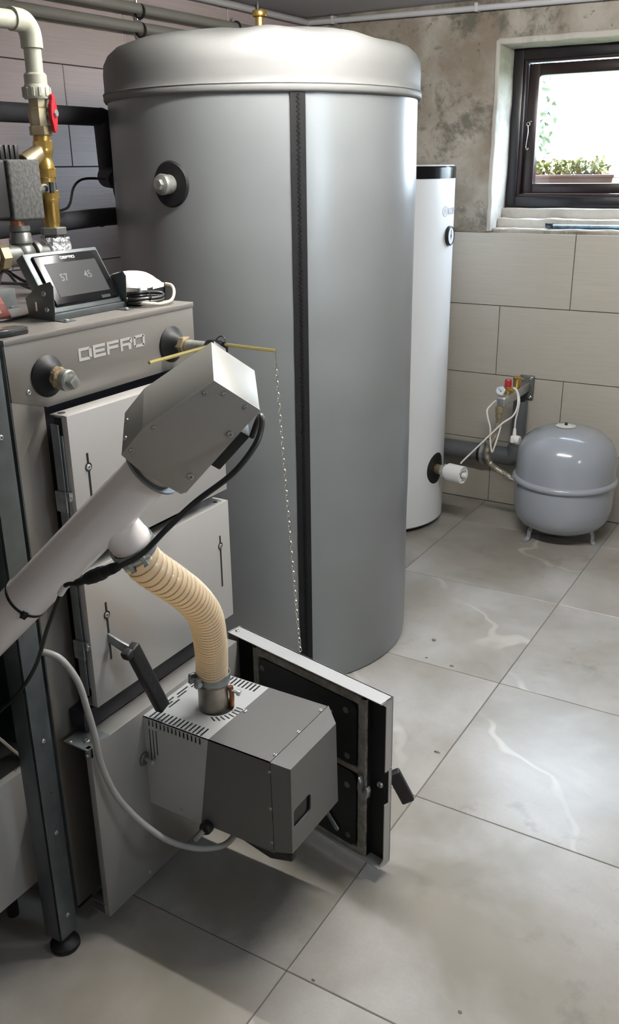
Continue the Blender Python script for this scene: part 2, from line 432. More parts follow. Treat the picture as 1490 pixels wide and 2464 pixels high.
def spans(start, step, lo, hi):
    k = math.floor((lo-start)/step); out = []
    while start + k*step < hi:
        a, b = max(lo, start+k*step), min(hi, start+(k+1)*step)
        if b-a > .004: out.append((a, b))
        k += 1
    return out
# floor
bm = nb(); box(bm, XL-.1, XR+.1, YF-.1, 4.1, -.12, -.0016)
floor = struct(obj('floor', bm, 'grout'))
fx = spans(-.729, .6, XL, XR); fy = spans(1.097, .6, YF, YB)
tile_grid(floor, 'floor_tile', fy, lambda i: fx, lambda c, d: (d[1], d[0], .01) if c is None else (c[1], c[0], -.005), .01, .0025, 'floor_tile')
# left wall
bm = nb(); box(bm, XL-.15, XL-.0078, YF-.1, 4.1, -.1, ZC+.1)
wl = struct(obj('wall_left', bm, 'grout_dark'))
zr = spans(1.466, .3, 0, ZC)
tile_grid(wl, 'tile_left', zr, lambda i: spans(2.30 if round((zr[i][1]-1.466)/.3) % 2 else 2.60, .6, YF, YB),
          lambda c, d: (.009, d[1], d[0]) if c is None else (XL-.0045, c[1], c[0]), .009, .003, 'wall_tile')
# back wall: bare plaster with the window opening
WX0, WX1, WZ0, WZ1 = -1.384, -.42, 1.20, 1.905
bm = nb(); yb0, yb1 = YB+.012, 4.06
for (x0, x1, z0, z1) in [(XL-.1, WX0, -.1, ZC+.1), (WX1, XR+.1, -.1, ZC+.1), (WX0, WX1, -.1, WZ0), (WX0, WX1, WZ1, ZC+.1)]:
    box(bm, x0, x1, yb0, yb1, z0, z1)
wb = struct(obj('wall_back', bm, 'plaster'))
bz = [(0.0, .292), (.292, .591), (.591, .890), (.890, 1.190)]
tile_grid(wb, 'tile_back', bz, lambda i: spans(-1.318 if i % 2 == 0 else -1.018, .6, XL, XR),
          lambda c, d: (d[1], .012, d[0]) if c is None else (c[1], YB+.006, c[0]), .012, .003, 'wall_tile')
# uneven plaster shell above the tiles, left of and over the window
def rough_sheet(bm, x0, x1, z0, z1, y, amp, nx, nz, thick=.03, keep=lambda x, z: True):
    vs = {}
    for i in range(nx+1):
        for j in range(nz+1):
            x = x0+(x1-x0)*i/nx; z = z0+(z1-z0)*j/nz
            h = mnoise.noise(V((x*2.5, z*2.5, 1.3)))*amp + mnoise.noise(V((x*9, z*9, 4.1)))*amp*.4
            vs[i, j] = bm.verts.new((x, y-abs(h)-.002, z))
    for i in range(nx):
        for j in range(nz):
            bm.faces.new((vs[i, j], vs[i+1, j], vs[i+1, j+1], vs[i, j+1]))
bm = nb(); rough_sheet(bm, XL, WX0-.004, 1.19, ZC, yb0, .007, 48, 44); rough_sheet(bm, WX0-.004, -.2, WZ1+.004, ZC, yb0, .007, 60, 10)
obj('plaster_coat', bm, 'plaster', wb, label='uneven patched plaster skin', recalc=False)
# remaining walls, ceiling
bm = nb(); SY0, SY1, SZ0, SZ1 = .95, 1.45, 1.30, 1.75
for (a, b, c, d) in [(YF-.1, SY0, -.1, ZC+.1), (SY1, 4.1, -.1, ZC+.1), (SY0, SY1, -.1, SZ0), (SY0, SY1, SZ1, ZC+.1)]: box(bm, XR, XR+.15, a, b, c, d)
struct(obj('wall_right', bm, 'paintwall'))
sw = bpy.data.objects.new('added_fill_window', None); COL.objects.link(sw); sw.location = (XR+.1, 1.2, 1.525); ORG['added_fill_window'] = V(sw.location); struct(sw)  # unseen window, added to let bluish fill light in from the right
sw['label'] = 'unseen window added in the right hand wall for fill light'
bm = nb()
for (a, b, c, d) in [(SY0, SY0+.05, SZ0, SZ1), (SY1-.05, SY1, SZ0, SZ1), (SY0, SY1, SZ0, SZ0+.05), (SY0, SY1, SZ1-.05, SZ1)]: box(bm, XR+.08, XR+.14, a, b, c, d, .003)
obj('window_frame', bm, 'frame', sw)
for a, b in ((SY0+.04, SY1-.04),):
    bm = nb(); box(bm, XR+.108, XR+.112, a, b, SZ0+.04, SZ1-.04); obj('pane', bm, 'glass', sw)
bm = nb(); box(bm, XL-.1, XR+.1, YF-.15, YF, -.1, ZC+.1); struct(obj('wall_front', bm, 'lampwhite'))  # unseen wall, whitened to bounce light towards the boiler
bm = nb(); box(bm, XL-.1, XR+.1, YF-.1, 4.1, ZC, ZC+.12); struct(obj('ceiling', bm, 'ceil'))

# window reveal (pale mortar) and rough sill
def wobble(bm, amp, sc=14):
    for v in bm.verts:
        p = v.co; v.co = p + V((mnoise.noise(p*sc), mnoise.noise(p*sc+V((9, 2, 5))), mnoise.noise(p*sc+V((3, 7, 1)))))*amp
def gridbox(bm, x0, x1, y0, y1, z0, z1, n, bev=.006):
    box(bm, x0, x1, y0, y1, z0, z1, bev, 3)
    es = [e for e in bm.edges if e.calc_length() > .06]
    bmesh.ops.subdivide_edges(bm, edges=es, cuts=n, use_grid_fill=True)
bm = nb(); gridbox(bm, WX0-.014, WX0+.004, YB-.004, 4.02, 1.195, WZ1+.006, 12); wobble(bm, .004)
struct(obj('trim_1', bm, 'mortar'))['label'] = 'pale mortar window jamb'
bm = nb(); gridbox(bm, WX0-.008, WX1, YB-.002, 4.02, WZ1-.012, WZ1+.012, 12); wobble(bm, .004)
struct(obj('trim_2', bm, 'mortar'))['label'] = 'pale mortar edge over the window'
bm = nb(); gridbox(bm, WX0, WX1, 3.80, 4.03, 1.18, 1.207, 14); gridbox(bm, WX0, WX1, 3.865, 4.03, 1.20, 1.243, 14); gridbox(bm, WX0, WX1, 3.915, 4.03, 1.235, 1.282, 14)
wobble(bm, .005, 18); struct(obj('trim_3', bm, 'mortar'))['label'] = 'rough stepped mortar sill'

# window
win = bpy.data.objects.new('window_1', None); COL.objects.link(win); win.location = (-.9, 3.96, 1.58); ORG['window_1'] = V(win.location); struct(win)
win['label'] = 'dark brown painted basement window with bright daylight'
def rect_frame(bm, x0, x1, z0, z1, wl_, wr, wt, wbm, y0, y1, bev):
    box(bm, x0, x0+wl_, y0, y1, z0, z1, bev); box(bm, x1-wr, x1, y0, y1, z0, z1, bev)
    box(bm, x0+wl_-.001, x1-wr+.001, y0, y1, z1-wt, z1, bev); box(bm, x0+wl_-.001, x1-wr+.001, y0, y1, z0, z0+wbm, bev)
FX0, FX1 = -1.384, -.43
bm = nb(); rect_frame(bm, FX0, FX1, 1.281, 1.894, .046, .046, .042, .046, 3.952, 4.03, .004)
obj('window_frame', bm, 'frame', win)
bm = nb(); rect_frame(bm, FX0+.044, FX1-.044, 1.325, 1.854, .014, .014, .012, .012, 3.962, 4.03, .003)
obj('frame_rebate', bm, 'sash', win)
bm = nb(); rect_frame(bm, FX0+.060, FX1-.060, 1.339, 1.838, .046, .046, .044, .040, 3.985, 4.028, .004)
sash = obj('sash', bm, 'sash', win)
bm = nb(); box(bm, FX0+.10, FX1-.10, 4.003, 4.007, 1.37, 1.80); obj('pane', bm, 'glass', win)
bm = nb(); tube(bm, [(-1.312, 3.979, 1.607), (-1.309, 3.977, 1.58), (-1.312, 3.976, 1.55), (-1.314, 3.976, 1.522), (-1.308, 3.974, 1.512), (-1.303, 3.976, 1.519)], .0022, 8)
torus(bm, (-1.311, 3.979, 1.611), (0, 1, .2), .007, .0018, 16, 6); cyl(bm, (-1.311, 3.984, 1.618), (-1.297, 3.972, 1.621), .0022, seg=8)
obj('window_hook', bm, 'zinc', win)

# ================================================================== OUTSIDE
bm = nb(); box(bm, -12, 10, 4.06, 20, .80, 1.28); box(bm, XR+.15, 10, -8, 4.06, .80, .98)
o = struct(obj('ground', bm, 'grass'))
def leaf_cloud(bm, c, rad, n, size, flat=1.0):
    for _ in range(n):
        d = V((random.gauss(0, 1), random.gauss(0, 1), random.gauss(0, 1))).normalized()*random.random()**.4
        p = V(c) + V((d.x*rad[0], d.y*rad[1], d.z*rad[2])); s = size*random.uniform(.6, 1.3)
        q = Quaternion((random.gauss(0, 1), random.gauss(0, 1), random.gauss(0, 1), random.gauss(0, 1))).normalized()
        pts = [V((-1, 0, 0)), V((-.3, .42, .12)), V((.5, .36, .1)), V((1.1, 0, -.05)), V((.5, -.36, .1)), V((-.3, -.42, .12))]
        bm.faces.new([bm.verts.new(p + q @ (x*s)) for x in pts])
fb = thing('flower_box', 'terracotta coloured flower trough outside the window', 'flower box', (-1.19, 4.29, 1.28))
bm = nb(); prism(bm, [(-1.40, 4.24, 1.28), (-1.02, 4.24, 1.28), (-1.00, 4.225, 1.405), (-1.42, 4.225, 1.405)], (0, .13, 0), .004); obj('trough', bm, 'terracotta', fb)
bm = nb(); box(bm, -1.425, -.995, 4.215, 4.365, 1.397, 1.410, .003); obj('rim', bm, 'terracotta', fb)
for k, (px, h) in enumerate([(-1.36, .05), (-1.27, .045), (-1.18, .05), (-1.09, .055)]):
    t = thing('flower_plant', ['yellow green bedding plant at the left end of the trough', 'yellow flowering plant second from the left in the trough', 'bushy green plant third from the left in the trough', 'leafy plant at the right end of the trough'][k], 'plant', (px, 4.29, 1.40), 'plants in the flower trough')
    bm = nb(); leaf_cloud(bm, (px, 4.29, 1.435), (.055, .06, h), 170, .014); obj('foliage', bm, 'leaf', t, kind='stuff', recalc=False)
    bm = nb()
    for s in range(4): tube(bm, [(px+random.uniform(-.01, .01), 4.29, 1.395), (px+random.uniform(-.03, .03), 4.28, 1.43)], .002, 5, 1)
    obj('stem', bm, 'leaf', t)
for k, (cx, cy, cz, r) in enumerate([(-1.98, 5.9, 1.75, .30), (-1.05, 6.8, 1.46, .30), (-.2, 6.8, 1.48, .3)]):
    t = thing('shrub', ['tall pale shrub outside, left edge of the window', 'low pale shrub on the lawn outside the window', 'low shrub farther right outside'][k], 'shrub', (cx, cy, 1.28))
    bm = nb(); leaf_cloud(bm, (cx, cy, cz), (r*.7, r*.7, r*(1.5 if k == 0 else .7)), 700, .03); obj('foliage', bm, 'shrub', t, kind='stuff', recalc=False)
    bm = nb(); cyl(bm, (cx, cy, 1.27), (cx, cy, cz), .02, .012, 8); obj('trunk', bm, 'chip', t)

# pry bar on the sill
pb = thing('pry_bar', 'worn blue steel pry bar lying on the window sill', 'pry bar', (-.93, 3.83, 1.21))
bm = nb(); 
P = [(-1.155, 3.835, 1.222), (-1.150, 3.833, 1.216), (-1.13, 3.832, 1.2145), (-1.0, 3.836, 1.2155), (-.80, 3.842, 1.217), (-.66, 3.845, 1.219)]
tube(bm, P, .009, 8); obj('bar', bm, 'steel_blue', pb)
bm = nb(); prism(bm, [(-1.157, 3.826, 1.210), (-1.125, 3.822, 1.210), (-1.125, 3.848, 1.210), (-1.157, 3.846, 1.210)], (-.006, 0, .018), .002); obj('claw', bm, 'black_plastic', pb)

# ================================================================== BUFFER TANK
TC = V((-1.527, 2.311, 0)); TR = .4295
bt = thing('buffer_tank', 'large silver grey jacketed buffer tank with black front zip', 'tank', (TC.x, TC.y, 0))
bm = nb(); N, K = 128, 60; rings = []
for j in range(K+1):
    z = .004 + 1.634*j/K
    ring = []
    for i in range(N):
        a = 2*PI*i/N; q = V((math.cos(a)*1.2, math.sin(a)*1.2, z*2.4))
        r = TR + mnoise.noise(q*1.6)*.0016 + mnoise.noise(V((math.cos(a)*.7, math.sin(a)*.7, z*9)))*.0016
        if j == 0: r -= .004
        ring.append(bm.verts.new((TC.x+r*math.cos(a), TC.y+r*math.sin(a), z)))
    rings.append(ring)
for A, B in zip(rings, rings[1:]):
    for i in range(N): bm.faces.new((A[i], A[(i+1) % N], B[(i+1) % N], B[i]))
bm.faces.new(list(reversed(rings[0]))); bm.faces.new(rings[-1])
jacket = obj('jacket', bm, 'jacket', bt, ang=50)
bm = nb(); rings = []
prof = [(TR-.004, 1.622, 0), (TR+.006, 1.622, 0), (TR+.0095, 1.628, 0), (TR+.0095, 1.638, 0), (TR+.0065, 1.643, 0), (TR+.0055, 1.66, .1), (TR+.006, 1.69, .2), (TR+.004, 1.715, .5), (TR-.006, 1.735, .8), (TR-.026, 1.752, 1), (TR-.060, 1.763, 1), (TR-.12, 1.775, .8), (TR-.22, 1.79, .5), (TR-.34, 1.80, .2), (.02, 1.803, 0)]
for r, z, wv in prof:
    ring = []
    for i in range(N):
        a = 2*PI*i/N
        d = mnoise.noise(V((math.cos(a)*2.6, math.sin(a)*2.6, 3.3)))*wv
        ring.append(bm.verts.new((TC.x+(r+d*.010)*math.cos(a), TC.y+(r+d*.010)*math.sin(a), z+d*.014)))
    rings.append(ring)
for A, B in zip(rings, rings[1:]):
    for i in range(N): bm.faces.new((A[i], A[(i+1) % N], B[(i+1) % N], B[i]))
bm.faces.new(rings[-1]); bm.faces.new(list(reversed(rings[0])))
lid = obj('lid', bm, 'lid', bt, ang=60)
bm = nb(); torus(bm, (TC.x, TC.y, 1.6415), (0, 0, 1), TR+.0085, .0022, 128, 6); obj('piping', bm, 'lid', lid)
def wrap_patch(bm, c, R, az0, w, z0, z1, off, nseg=6, nz=30):
    grid = []
    for j in range(nz+1):
        z = z0+(z1-z0)*j/nz
        grid.append([(V((c.x+(R+o)*math.cos(az0+(i/nseg-.5)*w/R), c.y+(R+o)*math.sin(az0+(i/nseg-.5)*w/R), z))) for o in (off,) for i in range(nseg+1)])
    vs = [[bm.verts.new(p) for p in row] for row in grid]
    inner = [[bm.verts.new(V((c.x, c.y, p.z)) + (p-V((c.x, c.y, p.z))).normalized()*(R-.002)) for p in row] for row in grid]
    for j in range(nz):
        for i in range(nseg): bm.faces.new((vs[j][i], vs[j][i+1], vs[j+1][i+1], vs[j+1][i]))
        bm.faces.new((inner[j][0], vs[j][0], vs[j+1][0], inner[j+1][0])); bm.faces.new((vs[j][-1], inner[j][-1], inner[j+1][-1], vs[j+1][-1]))
    for j, flip in ((0, 0), (nz, 1)):
        for i in range(nseg): bm.faces.new((inner[j][i], inner[j][i+1], vs[j][i+1], vs[j][i]) if not flip else (vs[j][i], vs[j][i+1], inner[j][i+1], inner[j][i]))
AZ = math.radians(-45.8)
bm = nb(); wrap_patch(bm, TC, TR, AZ, .037, .012, 1.624, .0045, 6, 40); zipo = obj('zip_tape', bm, 'zip', bt)
bm = nb()
er = V((math.cos(AZ), math.sin(AZ), 0)); et = V((-math.sin(AZ), math.cos(AZ), 0)); ez = V((0, 0, 1))
for k in range(300):
    z = .016 + k*.00535
    obox(bm, V((TC.x, TC.y, z)) + er*(TR+.0045) + et*(.0018 if k % 2 else -.0018), et, ez, er, -.003, .003, 0, .0032, -.001, .0014)
obj('zip_teeth', bm, 'zipteeth', zipo, kind='stuff')
def wrap_disc(bm, c, R, az, z, r0, r1, off, seg=48, rr=6):
    rows = []
    for k in range(rr+1):
        r = r0+(r1-r0)*k/rr; row = []
        for i in range(seg):
            a = 2*PI*i/seg; u = r*math.cos(a); hz = r*math.sin(a); t = az+u/R
            o = off if k < rr else -.002
            row.append(bm.verts.new((c.x+(R+o)*math.cos(t), c.y+(R+o)*math.sin(t), z+hz)))
        rows.append(row)
    for A, B in zip(rows, rows[1:]):
        for i in range(seg): bm.faces.new((A[i], A[(i+1) % seg], B[(i+1) % seg], B[i]))
    return rows
AP = math.radians(-90.3)
bm = nb(); wrap_disc(bm, TC, TR, AP, 1.419, .018, .0575, .0045); port = obj('port_collar', bm, 'rubber', bt)
pr_ = V((math.cos(AP), math.sin(AP), 0)); p0 = TC + pr_*(TR-.005) + V((0, 0, 1.419))
pr2 = (pr_ + V((-.06, 0, 0))).normalized()
bm = nb(); lathe(bm, [(0, 0), (.023, 0), (.023, .016), (.0205, .018), (.0205, .024), (.0245, .026), (.0255, .036), (.0235, .041), (.019, .043), (0, .043)], p0, pr2, 28)
plug = obj('port_plug', bm, 'iron_plug', bt)
bm = nb(); hexa(bm, p0+pr2*.041, p0+pr2*.052, .0135); obj('plug_hex', bm, 'iron_plug', plug)
# black flange on the left side where the foam pipe enters
AL = math.radians(-148); pl = V((math.cos(AL), math.sin(AL), 0)); pq = TC + pl*(TR-.003) + V((0, 0, 1.42))
bm = nb(); lathe(bm, [(0, 0), (.05, 0), (.05, .006), (0, .006)], pq, pl, 32); obj('port_collar', bm, 'rubber', bt)
# brass air vent on top
av = V((-1.565, 2.36, 1.792))
bm = nb(); lathe(bm, [(0, 0), (.0145, 0), (.0145, .018), (.0125, .02), (.0125, .052), (.015, .053), (.0195, .055), (.0205, .058), (.0205, .066), (.0185, .070), (.008, .071), (0, .071)], av, (0, 0, 1), 24)
vent = obj('air_vent', bm, 'brass', bt)
bm = nb(); lathe(bm, [(0, .07), (.006, .07), (.006, .085), (.0045, .086), (.0045, .09), (0, .09)], av+V((-.006, 0, 0)), (0, 0, 1), 14); obj('vent_nipple', bm, 'black_plastic', vent)

# ================================================================== WHITE WATER HEATER
WC = V((-1.69, 3.397, 0)); WR = .28
wh = thing('water_heater', 'white cylindrical hot water tank with black top band', 'water heater', (WC.x, WC.y, 0))
bm = nb(); lathe(bm, [(0, .022), (WR-.006, .022), (WR, .028), (WR, 1.409), (0, 1.409)], (WC.x, WC.y, 0), (0, 0, 1), 96); obj('body', bm, 'white_enamel', wh)
bm = nb(); lathe(bm, [(0, 1.409), (WR+.002, 1.409), (WR+.002, 1.448), (WR-.001, 1.452), (0, 1.453)], (WC.x, WC.y, 0), (0, 0, 1), 96); obj('top_band', bm, 'black_gloss', wh)
bm = nb(); lathe(bm, [(0, 1.453), (WR-.004, 1.453), (WR-.008, 1.457), (0, 1.460)], (WC.x, WC.y, 0), (0, 0, 1), 96); obj('top_cover', bm, 'white_enamel', wh)
bm = nb(); lathe(bm, [(0, 0), (WR-.03, 0), (WR-.03, .023), (0, .023)], (WC.x, WC.y, 0), (0, 0, 1), 64); obj('base_ring', bm, 'black_plastic', wh)
AW = math.radians(-4.5)
bm = nb(); rows = wrap_disc(bm, WC, WR, AW, .262, .0, .073, .0018); obj('port_recess', bm, 'dark', wh)  # black disc laid on the surface for the shade of the recess
AG = math.radians(2.0); pg = V((math.cos(AG), math.sin(AG), 0)); gp = WC + pg*(WR-.001) + V((0, 0, 1.2))
bm = nb(); lathe(bm, [(0, 0), (.037, 0), (.037, .010), (.034, .013), (.032, .013), (.032, .0105), (0, .0105)], gp, pg, 40); gz = obj('thermometer', bm, 'black_plastic', wh)
bm = nb(); lathe(bm, [(0, .0108), (.0315, .0108), (0, .0112)], gp, pg, 40); obj('dial', bm, 'gauge', gz)
bm = nb(); gt = V((0, 1, 0)); obox(bm, gp+pg*.0116, gt, V((0, 0, 1)), pg, -.0012, .0012, -.012, .022, 0, .0008); obox(bm, gp+pg*.0116, gt, V((0, 0, 1)), pg, -.004, .004, -.004, .004, 0, .001); obj('needle', bm, 'black_plastic', gz)
def on_heater(az0, z0):
    def f(co):
        t = az0 + co.x/WR
        return V((WC.x+(WR+.0006+co.z)*math.cos(t), WC.y+(WR+.0006+co.z)*math.sin(t), z0+co.y))
    return f
bm = text_mesh('KOSPEL', .034, None, V((1, 0, 0)), V((0, 1, 0)), .0006, .0002, on_heater(math.radians(-1.5), 1.279)); logo = obj('logo', bm, 'print_line', wh)
bm = nb()
for i in range(48):
    pass
def ring_on(bm, az, z, r0, r1):
    seg = 40; f = on_heater(az, z); A = [bm.verts.new(f(V((r0*math.cos(2*PI*i/seg), r0*math.sin(2*PI*i/seg), 0)))) for i in range(seg)]; B = [bm.verts.new(f(V((r1*math.cos(2*PI*i/seg), r1*math.sin(2*PI*i/seg), 0)))) for i in range(seg)]
    for i in range(seg): bm.faces.new((A[i], A[(i+1) % seg], B[(i+1) % seg], B[i]))
ring_on(bm, math.radians(-6.0), 1.291, .0165, .019)
f = on_heater(math.radians(-6.0), 1.291)
for (a, b) in (((-.009, -.011), (0, .012)), ((0, .012), (.009, -.011))):
    d = V((a[1]-b[1], b[0]-a[0], 0)).normalized()*.0013
    bm.faces.new([bm.verts.new(f(V((*p, 0))+q)) for p, q in ((a, d), (b, d), (b, -d), (a, -d))])
obj('emblem', bm, 'print_line', logo)

# immersion heating element screwed into the port
ih = thing('heating_element', 'white immersion heating element screwed into the white tank', 'heating element', (-1.40, 3.385, .262))
hd = V((math.cos(AW), math.sin(AW)-.12, .0)).normalized(); hp = WC + V((math.cos(AW), math.sin(AW), 0))*(WR-.01) + V((0, 0, .260))
bm = nb(); cyl(bm, hp, hp+hd*.045, .021, seg=24, bev=.001); obj('brass_nipple', bm, 'brass_dull', ih)
bm = nb(); hexa(bm, hp+hd*.043, hp+hd*.062, .029); obj('hex_nut', bm, 'zinc', ih)
bm = nb(); lathe(bm, [(0, .06), (.028, .06), (.028, .072), (.036, .073), (.0365, .145), (.034, .147), (.034, .142), (0, .142)], hp, hd, 36); hb = obj('housing', bm, 'white_plastic', ih)
bm = nb(); lathe(bm, [(0, .142), (.012, .142), (.011, .152), (.0085, .162), (0, .163)], hp, hd, 20); obj('knob', bm, 'white_plastic', hb)
bm = nb(); torus(bm, hp+hd*.1425, hd, .0135, .0014, 24, 6)
obj('knob_ring', bm, 'black_plastic', hb)
for a in (0, 2.1, 4.2):
    x, y, d = frame_of(hd); screw(hb, hp+hd*.142+(x*math.cos(a+.6)+y*math.sin(a+.6))*.023, hd, .004)

# ================================================================== EXPANSION VESSEL
EC = V((-.911, 3.535, 0))
ev = thing('expansion_vessel', 'round grey expansion vessel standing on three short legs', 'expansion vessel', (EC.x, EC.y, 0))
bm = nb(); lathe(bm, [(.197, .25), (.1985, .30), (.1975, .342), (.190, .382), (.172, .416), (.140, .443), (.095, .461), (.045, .470), (.0, .473)], EC, (0, 0, 1), 72); obj('upper_shell', bm, 'vessel', ev, ang=60)
bm = nb(); lathe(bm, [(.197, .26), (.198, .19), (.197, .145), (.190, .105), (.172, .073), (.140, .051), (.09, .037), (.0, .031)], EC, (0, 0, 1), 72); obj('lower_shell', bm, 'vessel', ev, ang=60)
bm = nb(); lathe(bm, [(.194, .245), (.203, .243), (.209, .248), (.2105, .256), (.208, .264), (.200, .268), (.194, .270)], EC, (0, 0, 1), 72); obj('rim', bm, 'vessel', ev, ang=60)
bm = nb(); lathe(bm, [(0, .4745), (.03, .4735), (.0385, .4715), (.0385, .471), (0, .473)], EC+V((-.012, -.005, .0015)), (0, 0, 1), 36); lb = obj('label_disc', bm, 'label', ev)
bm = nb(); lathe(bm, [(0, 0), (.006, 0), (.006, .008), (.004, .011), (0, .011)], EC+V((-.012, -.005, .475)), (0, 0, 1), 14); obj('valve_cap', bm, 'black_plastic', lb)
bm = nb()
for k in range(16):
    a = .3+k*.16; p = EC + V((-.012+.028*math.cos(a), -.005+.028*math.sin(a), .4752)); obox(bm, p, V((-math.sin(a), math.cos(a), 0)), V((math.cos(a), math.sin(a), 0)), V((0, 0, 1)), -.0015, .0015, -.002, .002, 0, .0003)
obj('label_print', bm, 'print_line', lb)
for a in (math.radians(225+6), math.radians(-15+0), math.radians(105)):
    d = V((math.cos(a), math.sin(a), 0)); t = V((-d.y, d.x, 0)); bm = nb()
    pts = [(.140, .058), (.150, .040), (.152, .012), (.160, .003), (.180, .0025)]
    for (r0, z0), (r1, z1) in zip(pts, pts[1:]):
        A = EC+d*r0+V((0, 0, z0)); B = EC+d*r1+V((0, 0, z1)); dr = (B-A); nn = dr.cross(t).normalized()*.0013
        prism(bm, [A-t*.011+nn, A+t*.011+nn, B+t*.011+nn, B-t*.011+nn], -2*nn)
    obj('leg', bm, 'vessel', ev)

# ================================================================== SAFETY GROUP, HOSE, CORD, DRAIN PIPE
sg = thing('safety_group', 'wall-mounted steel manifold with gauge, red relief valve and brass vent', 'manifold', (-1.174, 3.775, .55))
bm = nb(); box(bm, -1.193, -1.155, 3.45, 3.772, .536, .576, .007, 3); obj('manifold_block', bm, 'zinc', sg)
bm = nb(); box(bm, -1.205, -1.140, 3.770, 3.7835, .500, .605, .006, 3); br = obj('wall_bracket', bm, 'iron', sg)
screw(br, (-1.152, 3.770, .512), (0, -1, 0), .007); screw(br, (-1.152, 3.770, .595), (0, -1, 0), .007)
gd = V((.12, -1, .15)).normalized(); gc = V((-1.186, 3.478, .599))
bm = nb(); cyl(bm, (-1.186, 3.482, .574), (-1.186, 3.482, .590), .007, seg=12); lathe(bm, [(0, -.012), (.016, -.012), (.0195, -.006), (.0195, .006), (.0175, .007), (.0175, .004), (0, .004)], gc, gd, 32); ga = obj('pressure_gauge', bm, 'steel', sg)
bm = nb(); lathe(bm, [(0, .0045), (.0172, .0045), (0, .0048)], gc, gd, 32); obj('dial', bm, 'gauge', ga)
gx, gy, _ = frame_of(gd); bm = nb(); q = gc+gd*.0052; u = (V((-.72, 0, .7))).normalized(); u = (u-gd*u.dot(gd)).normalized(); vv = gd.cross(u)
obox(bm, q, u, vv, gd, -.006, .012, -.0008, .0008, 0, .0006); obox(bm, q, u, vv, gd, -.006, -.001, -.002, .002, 0, .0006); obj('needle', bm, 'black_plastic', ga)
bm = nb(); lathe(bm, [(0, 0), (.011, 0), (.013, .004), (.013, .012), (.011, .014), (.014, .018), (.014, .03), (0, .03)], (-1.177, 3.54, .574), (0, 0, 1), 20); cyl(bm, (-1.177, 3.54, .590), (-1.150, 3.535, .590), .010, seg=16, bev=.001); rv = obj('relief_valve', bm, 'brass', sg)
bm = nb(); lathe(bm, [(0, 0), (.0145, 0), (.0155, .004), (.0145, .026), (.0125, .030), (0, .031)], (-1.177, 3.54, .603), (0, 0, 1), 8); obj('red_cap', bm, 'red', rv)
bm = nb(); lathe(bm, [(0, 0), (.012, 0), (.0165, .008), (.0165, .034), (.0175, .036), (.0175, .045), (.015, .048), (0, .048)], (-1.173, 3.645, .576), (0, 0, 1), 24); cyl(bm, (-1.168, 3.645, .618), (-1.145, 3.64, .619), .004, seg=10); obj('brass_vent', bm, 'brass', sg)
bm = nb(); hexa(bm, (-1.181, 3.466, .512), (-1.181, 3.466, .538), .018); lathe(bm, [(0, 0), (.0135, 0), (.0145, .01), (.013, .03), (0, .03)], (-1.182, 3.466, .486), (0, 0, 1), 20); obj('hose_nut', bm, 'brass_dull', sg)
fh = thing('braided_hose', 'braided steel hose running from the manifold to the grey vessel', 'hose', (-1.19, 3.46, .37))
hpts = [(-1.182, 3.465, .492), (-1.183, 3.465, .454), (-1.192, 3.46, .409), (-1.211, 3.455, .369), (-1.218, 3.45, .337), (-1.207, 3.45, .302), (-1.173, 3.45, .275), (-1.118, 3.47, .240)]
bm = nb(); tube(bm, hpts, .0115, 14, 34, rad=lambda t: .0112+.0009*math.sin(t*230*2*PI/2)); obj('braid', bm, 'braid', fh, ang=60)
bm = nb(); cyl(bm, (-1.125, 3.466, .246), (-1.100, 3.476, .236), .0125, seg=16); obj('end_ferrule', bm, 'steel', fh)
pc = thing('mains_cable', 'white mains cable draped over the safety manifold, plug dangling', 'cable', (-1.16, 3.45, .45))
bm = nb(); tube(bm, [(-1.301, 3.375, .298), (-1.296, 3.378, .308), (-1.241, 3.40, .374), (-1.193, 3.42, .432), (-1.156, 3.44, .475), (-1.124, 3.47, .503), (-1.118, 3.50, .541), (-1.133, 3.53, .584), (-1.150, 3.53, .602), (-1.137, 3.53, .596), (-1.119, 3.52, .562), (-1.118, 3.51, .521), (-1.122, 3.50, .479), (-1.123, 3.50, .439)], .0034, 8); obj('cable', bm, 'white_cable', pc)
bm = nb(); tube(bm, [(-1.196, 3.46, .560), (-1.211, 3.455, .544), (-1.224, 3.44, .522), (-1.217, 3.434, .49), (-1.203, 3.43, .451), (-1.2, 3.43, .398), (-1.190, 3.43, .352), (-1.181, 3.43, .374), (-1.17, 3.44, .426), (-1.164, 3.445, .465)], .0034, 8); obj('cable_loop', bm, 'white_cable', pc)
bm = nb(); lathe(bm, [(0, 0), (.006, 0), (.0085, .03), (.0085, .034), (0, .034)], (-1.123, 3.5, .442), (0, 0, -1), 12); box(bm, -1.137, -1.112, 3.488, 3.512, .380, .412, .006, 3); lathe(bm, [(0, 0), (.017, 0), (.019, .006), (.018, .020), (0, .022)], (-1.118, 3.5, .396), (1, -.1, -.1), 20); obj('plug', bm, 'white_plastic', pc)
dp = thing('drain_pipe', 'grey plastic pipe along the tiled wall behind the vessel', 'pipe', (-1.4, 3.735, .244))
bm = nb(); cyl(bm, (-1.95, 3.735, .246), (-1.22, 3.735, .244), .040, seg=28); obj('pipe_run', bm, 'grey_pvc', dp)
bm = nb(); tube(bm, [(-1.235, 3.735, .244), (-1.20, 3.735, .246), (-1.184, 3.735, .275), (-1.182, 3.735, .30)], .041, 20, 6); obj('elbow', bm, 'grey_pvc', dp, ang=60)
bm = nb(); cyl(bm, (-1.182, 3.735, .285), (-1.180, 3.735, .500), .031, seg=24, bev=.002); obj('riser', bm, 'grey_pvc', dp)
bm = nb(); cyl(bm, (-1.180, 3.735, .495), (-1.178, 3.735, .535), .016, seg=16); obj('riser_stub', bm, 'black_plastic', dp)
